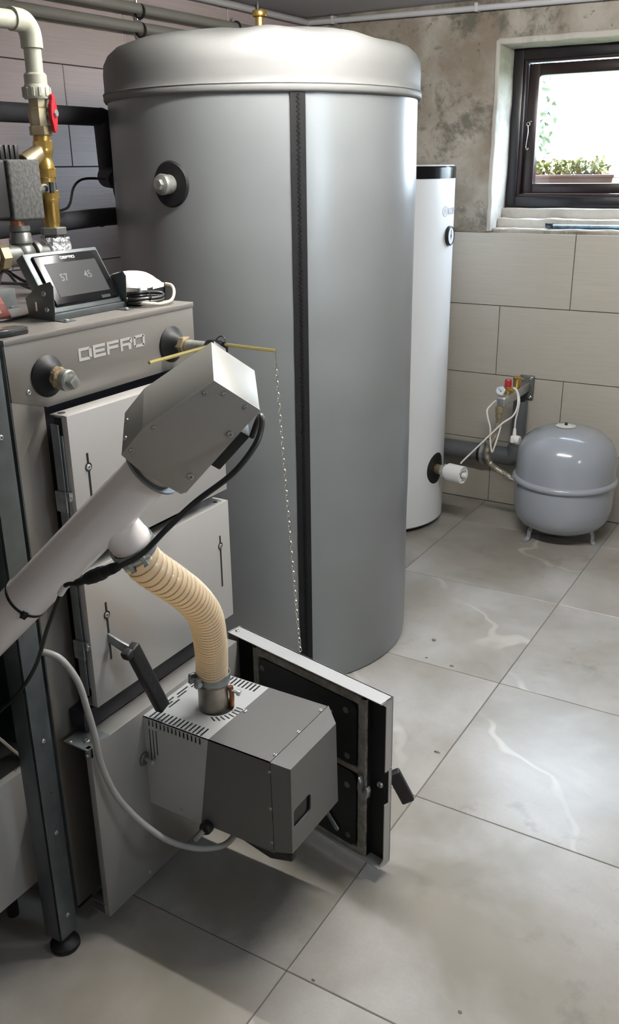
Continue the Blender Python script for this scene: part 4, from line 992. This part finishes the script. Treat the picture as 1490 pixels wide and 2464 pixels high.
def hose_clamp(c, d, r, boltdir, parent):
    x, y, dd = frame_of(d); bd = (V(boltdir)-dd*V(boltdir).dot(dd)).normalized(); td = dd.cross(bd)
    bm = nb(); lathe(bm, [(r, -.010), (r+.0018, -.010), (r+.0022, 0), (r+.0018, .010), (r, .010)], c, d, 40); o = obj('hose_clamp', bm, 'zinc_band', parent, ang=50)
    for sgn in (-1, 1):
        bm = nb(); obox(bm, V(c)+bd*(r+.002), bd, td, dd, -.001, .011, sgn*.011-.003, sgn*.011+.003, -.009, .009, .0015); obj('clamp_ear', bm, 'zinc_band', o)
    bm = nb(); cyl(bm, V(c)+bd*(r+.008)-td*.022, V(c)+bd*(r+.008)+td*.020, .0028, seg=10); hexa(bm, V(c)+bd*(r+.008)+td*.014, V(c)+bd*(r+.008)+td*.021, .0058, .0008); obj('clamp_bolt', bm, 'zinc', o)
hose_clamp(cp[int(n*.120)], tn[int(n*.120)], HR+.0034, (.75, -.75, -.1), hs)
hose_clamp(PC+V((.0005, .0005, .503)), V((.05, .06, 1)), HR+.0022, (-.35, -.94, 0), hs)

# ================================================================== AUGER FEEDER
c_ = V((-.578, .752, .317)).normalized(); t_ = V((.646, .185, .740)); t_ = (t_-c_*t_.dot(c_)).normalized(); b_ = t_.cross(c_).normalized()
if b_.z > 0: b_ = -b_
FO = V((-.7804, .9500, 1.0196)); kf = .84
af = thing('auger_feeder', 'grey slanted auger feeder tube with angular motor housing', 'feeder', (-.95, .92, .93))
def FP(t, b, c=0.0): return FO + t_*t + b_*b + c_*c
fpoly = [(.1731, -.0773), (.1727, 0), (0, 0), (-.0028, -.0807), (.0041, -.1101), (.0554, -.1104)]
CD = .1065
bm = nb(); prism(bm, [FP(t, b, .0012) for t, b in fpoly], c_*(CD-.0012), .0008); hg = obj('motor_housing', bm, 'feeder_top', af)
bm = nb(); prism(bm, [FP(t*1.004+.0002, b*1.004) for t, b in fpoly], c_*.0014, .0004); cvp = obj('side_cover', bm, 'feeder', af)
for t, b in ((.152, -.076), (.1655, -.055), (.1655, -.019), (.068, -.099), (.019, -.103)): screw(cvp, FP(t, b, 0), -c_, .0036)
for t, b in ((.119, -.010), (.029, -.012)): screw(cvp, FP(t, b, 0), -c_, .0052)
bm = nb(); prism(bm, [FP(-.0005, -.079, .001), FP(-.006, -.070, .001), FP(-.006, -.004, .001), FP(-.0005, -.001, .001)], c_*(CD-.004), .0006); obj('bottom_flange', bm, 'feeder', hg)
for cc in (.03, .075): screw(hg, FP(.012, -.1103, cc), -b_, .0042)
bm = nb(); obox(bm, FO, t_, b_, c_, .043, .116, .0, .030, .030, .092, .003); obj('terminal_box', bm, 'black_plastic', hg)
bm = nb(); obox(bm, FO, t_, b_, c_, .120, .172, -.072, -.05, CD-.001, CD+.012, .002); obj('rear_block', bm, 'black_plastic', hg)
T0 = V((-1.122, .868, .757)); T1 = V((-.872, .951, 1.018)); td = (T1-T0).normalized()
ta = T0-td*.16; tb = T1+td*.045
bm = nb(); cyl(bm, ta, tb, .0367, seg=48); tb_ = obj('auger_tube', bm, 'tube', af)
bm = nb(); lathe(bm, [(.0367, 0), (.047, 0), (.047, .004), (.0367, .004)], T1+td*.034, td, 40); obj('tube_flange', bm, 'galv', af)
B0 = V((-.922, .934, .966)); B1 = V((-.907, .9685, .9065)); bd = (B1-B0).normalized()
bm = nb(); lathe(bm, [(.0318, -.004), (.0330, .03), (.0328, .056), (.0336, .058), (.0336, .062), (.0326, .064), (.0326, .072), (.0310, .072), (.0310, .03)], B0, bd, 40); obj('branch_spout', bm, 'tube', af, ang=50)
# cable tie round the tube
q = T0+td*.078; bm = nb(); lathe(bm, [(.0368, -.0022), (.0385, -.0022), (.0385, .0022), (.0368, .0022)], q, td, 40); box(bm, -.004, .004, -.004, .004, -.004, .004) if False else None
tie = obj('cable_tie', bm, 'black_plastic', af)
bm = nb(); e1, e2, _ = frame_of(td); kk = (V((.55, -.75, -.35))-td*V((.55, -.75, -.35)).dot(td)).normalized(); obox(bm, q+kk*.040, td, kk, td.cross(kk), -.004, .004, -.003, .004, -.004, .004, .001); obj('tie_lock', bm, 'black_plastic', tie)
fcab = thing('feeder_cable', 'black feeder motor cable looping down to an inline connector', 'cable', (-.75, .9, 1.0))
bm = nb(); tube(bm, [(-.705, 1.012, 1.098), (-.692, 1.010, 1.125), (-.676, .995, 1.136), (-.668, .982, 1.123), (-.669, .965, 1.101), (-.685, .935, 1.069), (-.721, .897, 1.034), (-.752, .869, .998), (-.773, .843, .969), (-.806, .832, .947), (-.829, .832, .935)], .0042, 10); obj('cable', bm, 'black_cable', fcab)
ca, cb = V((-.809, .8315, .946)), V((-.900, .836, .897)); cd = (cb-ca).normalized()
bm = nb(); lathe(bm, [(0, 0), (.005, 0), (.0065, .014), (.008, .016), (.008, .034), (.0098, .036), (.0105, .044), (.0098, .054), (.0105, .058), (.009, .075), (.0062, .080), (.0055, .102), (0, .102)], ca, cd, 16); cn = obj('connector', bm, 'black_plastic', fcab)
bm = nb()
for k in range(4): torus(bm, ca+cd*(.003+.0038*k), cd, .0055+.0004*k, .0012, 14, 6)
obj('strain_relief', bm, 'rubber', cn)
lc = thing('lead_cable', 'thin dark cable hanging from the connector to the hopper cabinet', 'cable', (-1.03, .86, .72))
bm = nb(); tube(bm, [(-.900, .836, .897), (-.921, .834, .889), (-.943, .838, .86), (-.993, .853, .791), (-1.041, .860, .706), (-1.117, .876, .62), (-1.203, .885, .542)], .0034, 8); obj('cable', bm, 'black_cable', lc)
bm = nb(); cyl(bm, (-.921, .834, .889), (-.935, .8355, .872), .0052, seg=10); obj('cable_sleeve', bm, 'white_plastic', lc)

# ================================================================== HOPPER STAND
hf = thing('hopper_stand', 'dark galvanised hopper leg with round black foot', 'stand', (-1.135, .926, 0))
bm = nb(); box(bm, -1.133, -1.130, .903, .948, .035, 1.70, .0006); box(bm, -1.172, -1.130, .903, .906, .035, 1.70, .0006); pst = obj('angle_post', bm, 'galv_dark', hf)
for z in (1.06, .745, .49, .285, .085): screw(pst, (-1.130, .928, z), (1, 0, 0), .0046, 'rivet')
bm = nb(); lathe(bm, [(0, .0), (.028, .0), (.030, .003), (.029, .010), (.022, .016), (.012, .020), (.010, .042), (0, .042)], (-1.146, .926, 0), (0, 0, 1), 32); obj('foot', bm, 'rubber', hf)
bm = nb(); lathe(bm, [(0, .0004), (.0022, .0004), (.0022, -.001)], (-1.130, .930, .375), (1, 0, 0), 12); obj('drill_hole', bm, 'dark', pst)
hc = thing('hopper_cabinet', 'beige grey steel cabinet behind the hopper leg', 'cabinet', (-1.45, .72, .14))
bm = nb(); box(bm, -1.62, -1.20, .50, .953, .137, .398, .0015); hcb = obj('cabinet_body', bm, 'door', hc)
bm = nb(); box(bm, -1.60, -1.215, .55, .95, .398, .440, .003); obj('cabinet_cover', bm, 'dark', hcb)
for y, z in ((.938, .380), (.938, .155)): screw(hcb, (-1.20, y, z), (1, 0, 0), .0045)
screw(hcb, (-1.213, .925, .398), (0, 0, 1), .004)
for (x, y) in ((-1.60, .52), (-1.60, .93), (-1.23, .52), (-1.30, .93)):
    bm = nb(); cyl(bm, (x, y, 0), (x, y, .138), .012, seg=12); obj('cabinet_foot', bm, 'dark', hc)
hp2 = thing('hopper_chute', 'hopper chute coloured black for the shade behind the galvanised leg', 'chute', (-1.4, .6, .442))
bm = nb(); box(bm, -1.60, -1.178, .30, .86, .442, 1.11, .004); obj('chute_wall', bm, 'dark', hp2)  # black colour gives the shaded area beside the leg
bm = nb(); box(bm, -1.61, -1.172, .29, .87, 1.10, 1.115, .003); obj('chute_flange', bm, 'galv_dark', hp2)
gc_ = thing('burner_cable', 'light grey cable looping from the post to the burner underside', 'cable', (-1.03, 1.05, .4))
bm = nb(); tube(bm, [(-1.156, .953, .652), (-1.13, .962, .655), (-1.107, .975, .639), (-1.090, .990, .591), (-1.081, .996, .53), (-1.078, 1.002, .483), (-1.074, 1.008, .407), (-1.060, 1.022, .336), (-1.034, 1.048, .27), (-.991, 1.076, .218), (-.951, 1.103, .195), (-.921, 1.131, .186), (-.905, 1.160, .183), (-.897, 1.185, .200), (-.897, 1.19, .224)], .0062, 12); obj('cable', bm, 'grey_cable', gc_)
gc2 = thing('burner_lead', 'short grey lead from the burner cable gland', 'cable', (-.945, 1.13, .19))
bm = nb(); tube(bm, [(-.939, 1.129, .222), (-.945, 1.122, .212), (-.953, 1.120, .201)], .0052, 10, 6); obj('cable', bm, 'grey_cable', gc2)
cl_ = thing('hopper_lead', 'thin cream lead beside the hopper leg', 'cable', (-1.2, .93, .45))
bm = nb(); tube(bm, [(-1.19, .86, .53), (-1.196, .885, .50), (-1.205, .915, .455), (-1.210, .938, .42), (-1.212, .944, .400)], .003, 8); obj('cable', bm, 'cream_cable', cl_)

# ================================================================== DRAFT REGULATOR, CHAIN
dr = thing('draft_regulator', 'draft regulator stub with brass lever rods on the boiler front', 'regulator', (-1.10, 1.409, 1.126))
bm = nb(); cyl(bm, (-1.128, 1.409, 1.126), (-1.078, 1.409, 1.126), .0125, seg=24, bev=.001); obj('stub_pipe', bm, 'iron_plug', dr)
bm = nb(); lathe(bm, [(0, 0), (.0135, 0), (.017, .006), (.0175, .030), (.015, .040), (0, .042)], (-1.080, 1.409, 1.126), (1, 0, 0), 24)
for v in bm.verts: v.co += V((0, mnoise.noise(v.co*160), mnoise.noise(v.co*160+V((4, 4, 4)))))*.0022
obj('head', bm, 'black_gloss', dr)
bm = nb(); cyl(bm, (-1.052, 1.204, 1.1365), (-1.052, 1.409, 1.1365), .0034, seg=6); obj('lever_rod', bm, 'brass_rod', dr)
bm = nb(); cyl(bm, (-1.052, 1.409, 1.1365), (-.950, 1.453, 1.124), .0034, seg=6); obj('lever_rod', bm, 'brass_rod', dr)
bm = nb(); tube(bm, [(-1.06, 1.412, 1.143), (-1.052, 1.416, 1.150), (-1.043, 1.416, 1.148), (-1.038, 1.414, 1.138)], .0012, 6); obj('cap_wire', bm, 'black_cable', dr)
ch = thing('chain', 'fine steel chain hanging from the brass rod to the open door', 'chain', (-.94, 1.47, .8))
ca0, cb0 = V((-.951, 1.454, 1.121)), V((-.928, 1.490, .452)); bm = nb(); NL = 58
mid = [ca0.lerp(cb0, k/NL)+V((-.004, .004, 0))*math.sin(PI*k/NL) for k in range(NL+1)]
for k in range(2, NL):
    A, B = mid[k], mid[k+1]; d = (B-A).normalized(); s = V((1, 0, 0)) if k % 2 else V((0, 1, 0)); s = (s-d*s.dot(d)).normalized(); Lk = (B-A).length*.74; wv = .0030
    pts = [A.lerp(B, .5)+d*(Lk*.72*math.cos(th))+s*(wv*math.sin(th)) for th in [2*PI*i/10 for i in range(10)]]
    pts.append(pts[0]); tube(bm, pts, .0009, 5, 1)
obj('links', bm, 'steel', ch, kind='stuff')
bm = nb(); tube(bm, [ca0+V((0, 0, .004)), ca0+V((.0012, 0, -.006)), mid[1], mid[2]], .0012, 6, 5); obj('hook', bm, 'steel', ch)

# ================================================================== ON TOP OF THE BOILER
# touch controller
ct = thing('boiler_controller', 'black touchscreen boiler controller tilted in a metal bracket', 'controller', (-1.27, 1.26, 1.2))
fy = V((0, 1, 0)); up = V((-.50, -.16, .85)); up = (up-fy*up.dot(fy)).normalized()
cx0, cy0 = -1.236, 1.165                                   # lower front left of the bracket
nf = fy.cross(up).normalized()
if nf.x < 0: nf = -nf
BL = V((-1.243, 1.172, 1.213)); W_, H_ = .188, .118
def CP(u, v, w=0.0): return BL + fy*u + up*v + nf*w
bm = nb(); obox(bm, BL, fy, up, nf, 0, W_, 0, H_, -.022, 0, .0025); hsg = obj('housing', bm, 'galv_dark', ct)
bm = nb(); obox(bm, BL, fy, up, nf, .014, W_-.006, .010, H_-.008, -.002, .0045, .004, 3); bz_ = obj('bezel', bm, 'black_gloss', ct)
bm = nb(); obox(bm, BL, fy, up, nf, .033, W_-.024, .026, H_-.026, .0040, .0050, .0002, 1); scn = obj('screen', bm, 'screen', ct)
bm = block_text('DEFRO', CP(.078, H_-.0195, .0046), fy, up, .0052, .0075, .0004); obj('lettering', bm, 'print_white', bz_, label='small white DEFRO lettering')
bm = text_mesh('57', .020, CP(.055, .056, .0052), fy, up, .0002, .0001); obj('digits', bm, 'digits', scn)
bm = text_mesh('45', .020, CP(.116, .056, .0052), fy, up, .0002, .0001); obj('digits', bm, 'digits', scn)
bm = nb(); obox(bm, CP(.145, .0145, .0046), fy, up, nf, -.012, .012, -.003, .003, 0, .0006, .0002, 1); obj('logo_mark', bm, 'screen', bz_)
for u in (-.0022, W_+.0004):
    bm = nb(); poly = [(-1.236, 1.201), (-1.300, 1.201), (-1.306, 1.238), (-1.268, 1.262), (-1.238, 1.270), (-1.232, 1.262)]
    prism(bm, [(x, BL.y+u, z) for x, z in poly], (0, .0018, 0), .0005); arm = obj('bracket_arm', bm, 'galv_dark', ct)
    if u < 0:
        for (x, z) in ((-1.256, 1.248), (-1.252, 1.220)): screw(arm, (x, BL.y+u, z), (0, -1, 0), .0052)
        bm = nb(); box(bm, -1.281, -1.277, BL.y+u-.0004, BL.y+u, 1.216, 1.232); obj('bracket_slot', bm, 'zinc', arm)
for y in (1.182, 1.342):
    bm = nb(); box(bm, -1.240, -1.208, y-.012, y+.012, 1.2, 1.2016, .0004); tab = obj('bracket_foot', bm, 'galv_dark', ct); screw(tab, (-1.220, y, 1.2016), (0, 0, 1), .0048)
bm = nb(); box(bm, -1.245, -1.236, 1.17, 1.36, 1.2, 1.2125, .002); obj('bracket_bar', bm, 'galv_dark', ct)
cc = thing('controller_cable', 'cream cable looping from the controller round the white box', 'cable', (-1.25, 1.4, 1.2))
bm = nb(); tube(bm, [(-1.305, 1.366, 1.268), (-1.281, 1.366, 1.250), (-1.262, 1.368, 1.230), (-1.240, 1.366, 1.2165), (-1.222, 1.368, 1.2105), (-1.200, 1.378, 1.2085), (-1.192, 1.392, 1.207), (-1.188, 1.407, 1.205), (-1.188, 1.440, 1.208), (-1.197, 1.462, 1.220), (-1.210, 1.472, 1.232), (-1.226, 1.472, 1.235)], .0031, 8); obj('cable', bm, 'cream_cable', cc)
bc = thing('coiled_cable', 'black cable folded in a bundle in front of the white box', 'cable', (-1.23, 1.39, 1.2))
for k, dz_ in enumerate((0, .0065)):
    bm = nb(); tube(bm, [(-1.232, 1.366, 1.2205+dz_), (-1.214, 1.374, 1.2225+dz_), (-1.210, 1.396, 1.2215+dz_), (-1.204, 1.424, 1.218+dz_), (-1.197, 1.428, 1.213+dz_), (-1.197, 1.410, 1.210+dz_), (-1.204, 1.384, 1.211+dz_), (-1.214, 1.366, 1.2105+dz_), (-1.230, 1.360, 1.210+dz_)], .0033, 8); obj('cable_turn', bm, 'black_cable', bc)
bm = nb(); torus(bm, (-1.205, 1.392, 1.2195), (.2, 1, 0), .0085, .0012, 16, 6); obj('cable_tie', bm, 'black_plastic', bc)
wbx = thing('power_adapter_box', 'white domed plastic box with black base on the boiler top', 'plastic box', (-1.285, 1.43, 1.2))
wa = V((-.18, .98, 0)).normalized(); wbv = V((-.98, -.18, 0)).normalized(); wo = V((-1.222, 1.385, 1.2))
bm = nb(); obox(bm, wo, wa, wbv, dz, 0, .098, 0, .098, 0, .034, .003); obj('base', bm, 'black_plastic', wbx)
bm = nb(); obox(bm, wo, wa, wbv, dz, .030, .050, -.0015, .004, .020, .034, .0006); obj('socket', bm, 'dark', wbx)
bm = nb(); G = 12
def lidz(u, v): return .0360 + .026*(1-(2*u-1)**4)*(1-(abs(2*v-1))**3) 
top = [[bm.verts.new(wo+wa*(-.002+.102*i/G)+wbv*(-.002+.102*j/G)+dz*lidz(i/G, j/G)) for j in range(G+1)] for i in range(G+1)]
bot = [[bm.verts.new(wo+wa*(-.001+.100*i/G)+wbv*(-.001+.100*j/G)+dz*.0275) if i in (0, G) or j in (0, G) else None for j in range(G+1)] for i in range(G+1)]
for i in range(G):
    for j in range(G): bm.faces.new((top[i][j], top[i+1][j], top[i+1][j+1], top[i][j+1]))
    bm.faces.new((bot[i][0], bot[i+1][0], top[i+1][0], top[i][0])); bm.faces.new((top[i][G], top[i+1][G], bot[i+1][G], bot[i][G])); bm.faces.new((top[0][i], top[0][i+1], bot[0][i+1], bot[0][i])); bm.faces.new((bot[G][i], bot[G][i+1], top[G][i+1], top[G][i]))
obj('cover', bm, 'white_plastic', wbx, ang=40)
# junction box, red gadget, handset at the left edge
jb = thing('junction_box', 'small grey junction box at the left on the boiler top', 'junction box', (-1.47, 1.16, 1.2))
bm = nb(); box(bm, -1.56, -1.440, 1.02, 1.268, 1.2, 1.238, .0015); jbb = obj('case', bm, 'galv', jb); bm = nb(); box(bm, -1.46, -1.438, 1.25, 1.272, 1.2, 1.204, .001); obj('mounting_ear', bm, 'galv', jb)
rd = thing('red_gadget', 'dusty red plastic gadget with cream face at the left edge', 'gadget', (-1.36, 1.12, 1.2))
bm = nb(); obox(bm, V((-1.350, 1.10, 1.2)), V((0, 1, 0)), V((-.55, 0, .83)), V((.83, 0, .55)), -.06, .075, .0, .055, -.016, 0, .005, 3); rdb = obj('case', bm, 'red_dull', rd)
bm = nb(); obox(bm, V((-1.350, 1.10, 1.2)), V((0, 1, 0)), V((-.55, 0, .83)), V((.83, 0, .55)), -.05, .055, .010, .048, 0, .0012, .0004, 1); obj('face', bm, 'cream_cable', rdb)
ph_ = thing('handset', 'glossy dark handset lying flat at the boiler front edge', 'phone', (-1.20, 1.03, 1.2))
bm = nb(); prism(bm, [(-1.183, 1.058, 1.2), (-1.196, 1.070, 1.2), (-1.222, 1.066, 1.2), (-1.245, 1.0, 1.2), (-1.19, .992, 1.2), (-1.182, 1.02, 1.2)], (0, 0, .0095), .002); phb = obj('case', bm, 'black_plastic', ph_)
bm = nb(); prism(bm, [(-1.188, 1.054, 1.2095), (-1.198, 1.064, 1.2095), (-1.218, 1.061, 1.2095), (-1.236, 1.002, 1.2095), (-1.195, .996, 1.2095), (-1.187, 1.02, 1.2095)], (0, 0, .0014), .0005); obj('screen', bm, 'steel', phb)

# ---- riser with plastic pipe, ball valve, check valve, safety fitting
RX, RY = -1.50, 1.440
pp = thing('plastic_riser', 'cream plastic pipe elbow above the red ball valve', 'pipe', (RX, RY, 1.7))
bm = nb(); cyl(bm, (RX, RY, 1.62), (RX, RY, 1.702), .0172, seg=28); obj('pipe', bm, 'ppr', pp)
bm = nb(); tube(bm, [(RX, RY, 1.682), (RX, RY, 1.700), (RX, RY-.004, 1.715), (RX, RY-.016, 1.727), (RX, RY-.034, 1.7295), (RX, RY-.046, 1.7295)], .0215, 24, 8); obj('elbow', bm, 'ppr', pp, ang=60)
bm = nb(); cyl(bm, (RX, RY-.040, 1.7285), (RX-.03, .35, 1.700), .0172, seg=28); obj('pipe_run', bm, 'ppr', pp)
bm = nb(); lathe(bm, [(0, 1.590), (.0255, 1.590), (.027, 1.593), (.027, 1.610), (.0245, 1.614), (.0225, 1.617), (.0225, 1.634), (.019, 1.638), (0, 1.638)], (RX, RY, 0), (0, 0, 1), 32); un = obj('union', bm, 'ppr', pp)
for k in range(12):
    a = 2*PI*k/12; bm = nb(); e = V((math.cos(a), math.sin(a), 0)); obox(bm, V((RX, RY, 1.594))+e*.0262, e, V((-e.y, e.x, 0)), dz, 0, .0022, -.0032, .0032, 0, .017, .0008, 1); obj('grip_rib', bm, 'ppr', un)
bv = thing('ball_valve', 'ball valve with red butterfly handle under the cream pipe', 'valve', (RX, RY, 1.55))
bm = nb(); lathe(bm, [(0, 1.592), (.0185, 1.592), (.0185, 1.575), (.0215, 1.572), (.0225, 1.556), (.0205, 1.542), (.0195, 1.538), (0, 1.538)], (RX, RY, 0), (0, 0, 1), 8); hexa(bm, (RX, RY, 1.522), (RX, RY, 1.540), .0245); obj('body', bm, 'brass_dull', bv)
hdn = V((.95, .30, 0)).normalized(); hs_ = V((-hdn.y, hdn.x, 0)); hz0 = V((RX, RY, 1.563))
bm = nb(); cyl(bm, hz0+hdn*.015, hz0+hdn*.031, .009, seg=16); obj('stem', bm, 'brass_dull', bv)
bm = nb(); wing = [(-.013, 0), (-.010, .016), (-.006, .024), (-.004, .034), (.002, .037), (.007, .033), (.009, .022), (.013, .012), (.013, 0), (.010, -.016), (.006, -.024), (.004, -.034), (-.002, -.037), (-.007, -.033), (-.009, -.022), (-.013, -.012)]
prism(bm, [hz0+hdn*.027+hs_*a+dz*b for a, b in wing], hdn*.008, .0015); hw_ = obj('handle', bm, 'red', bv)
bm = nb(); hexa(bm, hz0+hdn*.034, hz0+hdn*.040, .0075, .0008); obj('handle_nut', bm, 'zinc', hw_)
cv = thing('check_valve', 'brass fitting column stepped with hex collars below the ball valve', 'fitting', (RX, RY, 1.45))
bm = nb(); lathe(bm, [(0, 1.524), (.017, 1.524), (.018, 1.516), (.018, 1.510), (0, 1.510)], (RX, RY, 0), (0, 0, 1), 24); hexa(bm, (RX, RY, 1.496), (RX, RY, 1.512), .0205); lathe(bm, [(0, 1.497), (.0195, 1.497), (.020, 1.491), (.0185, 1.487), (.0155, 1.480), (.0155, 1.476), (.0185, 1.470), (.0195, 1.462), (.020, 1.458), (0, 1.458)], (RX, RY, 0), (0, 0, 1), 28); hexa(bm, (RX, RY, 1.440), (RX, RY, 1.460), .0215); lathe(bm, [(0, 1.441), (.0185, 1.441), (.018, 1.432), (0, 1.432)], (RX, RY, 0), (0, 0, 1), 24); obj('body', bm, 'brass', cv)
bm = nb(); cyl(bm, (RX, RY, 1.496), (RX-.01, RY-.045, 1.468), .016, .020, seg=20, bev=.002); obj('side_branch', bm, 'brass_dull', cv)
bm = nb(); lathe(bm, [(0, 1.434), (.0175, 1.434), (.0185, 1.428), (.0185, 1.412), (0, 1.412)], (RX, RY, 0), (0, 0, 1), 24); cyl(bm, (RX, RY-.012, 1.420), (RX+.01, RY-.045, 1.418), .014, seg=16, bev=.002); chh = obj('chrome_tee', bm, 'steel', cv)
bm = nb(); box(bm, RX+.012, RX+.021, RY-.010, RY-.002, 1.411, 1.432); obj('black_tab', bm, 'black_plastic', chh)
sv = thing('brass_nipple', 'long shiny brass nipple above the foil wrapped joint', 'fitting', (RX, RY, 1.38))
bm = nb(); hexa(bm, (RX, RY+.003, 1.398), (RX, RY+.003, 1.416), .0205); lathe(bm, [(0, 1.400), (.0195, 1.400), (.0195, 1.392), (.0178, 1.389), (.0175, 1.353), (.0165, 1.351), (.0155, 1.348), (.0155, 1.340), (0, 1.340)], (RX, RY+.003, 0), (0, 0, 1), 28); obj('body', bm, 'brass', sv)
it = thing('iron_riser', 'grey iron riser wrapped in crinkled foil', 'pipe fitting', (RX, RY, 1.2))
bm = nb(); hexa(bm, (RX, RY+.004, 1.326), (RX, RY+.004, 1.342), .028); cyl(bm, (RX, RY+.005, 1.2), (RX, RY+.005, 1.33), .020, seg=24); obj('riser', bm, 'iron', it)
bm = nb(); rings = []
for j in range(15):
    z = 1.262+.060*j/14; row = []
    for i in range(36):
        a = 2*PI*i/36; r = .0315+.004*mnoise.noise(V((math.cos(a)*3.2, math.sin(a)*3.2, z*70)))+.002*mnoise.noise(V((math.cos(a)*9, math.sin(a)*9, z*180)))
        row.append(bm.verts.new((RX+r*math.cos(a), RY+.005+r*math.sin(a), z+.003*mnoise.noise(V((a*3, z*20, 0))))))
    rings.append(row)
for A, B in zip(rings, rings[1:]):
    for i in range(36): bm.faces.new((A[i], A[(i+1) % 36], B[(i+1) % 36], B[i]))
obj('foil_wrap', bm, 'foil', it, ang=12, recalc=True)
# pipe tee and insulated mixing valve to the left
te = thing('pipe_tee', 'grey malleable iron tee under the black foam shell', 'pipe fitting', (-1.5, 1.355, 1.29))
TX, TY, TZ = -1.5, 1.352, 1.298
bm = nb(); lathe(bm, [(0, 1.350), (.0205, 1.350), (.0205, 1.340), (.0175, 1.338), (.0215, 1.334), (.0215, 1.325), (.0235, 1.322), (.0235, 1.316), (.021, 1.314), (.021, TZ-.005), (0, TZ-.005)], (TX, TY, 0), (0, 0, 1), 28); sphere(bm, (TX, TY, TZ-.004), .0275)
cyl(bm, (TX, TY, TZ-.006), (TX, TY-.055, TZ-.006), .022, seg=24); lathe(bm, [(.0, .024), (.026, .024), (.0275, .028), (.0275, .034), (.025, .036), (0, .036)], (TX, TY, TZ-.006), (0, 1, 0), 28); obj('tee_body', bm, 'iron', te, ang=50)
bm = nb(); cyl(bm, (TX, TY+.030, TZ-.006), (TX, RY-.012, TZ-.006), .0165, seg=20); obj('nipple', bm, 'iron', te)
bm = nb(); cyl(bm, (TX, TY-.045, TZ-.006), (TX, TY-.30, TZ-.006), .019, seg=20); lathe(bm, [(0, 0), (.028, 0), (.028, .02), (0, .02)], (TX, TY-.052, TZ-.006), (0, -1, 0), 8); obj('brass_union', bm, 'brass_dull', te)
mv = thing('insulated_valve', 'black speckled foam shell of a mixing valve', 'valve shell', (-1.5, 1.345, 1.42))
bm = nb(); box(bm, -1.560, -1.478, 1.322, 1.406, 1.360, 1.476, .006, 3); obj('foam_shell', bm, 'epp', mv)
bm = nb(); box(bm, -1.560, -1.484, 1.27, 1.3215, 1.365, 1.476, .006, 3); obj('rear_shell', bm, 'dark', mv)
for k in range(4):
    bm = nb(); box(bm, -1.535, -1.495, 1.322+k*.0125, 1.332+k*.0125, 1.474, 1.503, .002); obj('actuator_rib', bm, 'black_plastic', mv)
bm = nb(); cyl(bm, (-1.505, TY, 1.345), (-1.505, TY, 1.364), .014, seg=16); obj('valve_stem', bm, 'copper', mv)
lcb = thing('loose_cables', 'dark loose cables behind the junction box', 'cable', (-1.52, 1.3, 1.2))
for pts in ([(-1.60, 1.30, 1.30), (-1.57, 1.325, 1.282), (-1.53, 1.33, 1.262), (-1.49, 1.335, 1.243), (-1.44, 1.34, 1.232), (-1.38, 1.33, 1.225)], [(-1.48, 1.262, 1.242), (-1.492, 1.285, 1.264), (-1.497, 1.305, 1.260), (-1.490, 1.32, 1.240), (-1.46, 1.34, 1.224)], [(-1.50, 1.28, 1.243), (-1.47, 1.31, 1.240), (-1.43, 1.33, 1.236), (-1.39, 1.34, 1.232)], [(-1.33, 1.08, 1.2035), (-1.315, 1.13, 1.2035), (-1.315, 1.17, 1.204), (-1.33, 1.20, 1.204)]):
    bm = nb(); tube(bm, pts, .0032, 8); obj('cable', bm, 'black_cable', lcb)

# ================================================================== CRUMBS ON THE FLOOR
for k, (x, y, s, lab) in enumerate([(-1.004, 2.442, .010, 'largest flaky chip on the floor right of the silver tank'), (-.979, 2.326, .005, 'tiny crumb on the floor closest to the silver tank'), (-.891, 2.318, .007, 'slim dark chip on the floor left of the tile corner'), (-.755, 1.887, .006, 'dark splinter on the floor just right of the open door'), (-.403, 1.179, .005, 'square black crumb on the floor near the bottom edge'), (-.672, 1.103, .005, 'black speck on the tile joint below the open door')]):
    bm = nb(); pts = [(x+s*random.uniform(.6, 1.1)*math.cos(a)*(1 if k != 3 else 1.6), y+s*random.uniform(.4, .8)*math.sin(a), .0002) for a in [2*PI*i/7 for i in range(7)]]
    prism(bm, pts, (0, 0, s*.28), s*.05)
    o = obj('wood_chip', bm, 'chip', None, lab, 'chip', 'crumbs on the floor', origin=(x, y, 0))
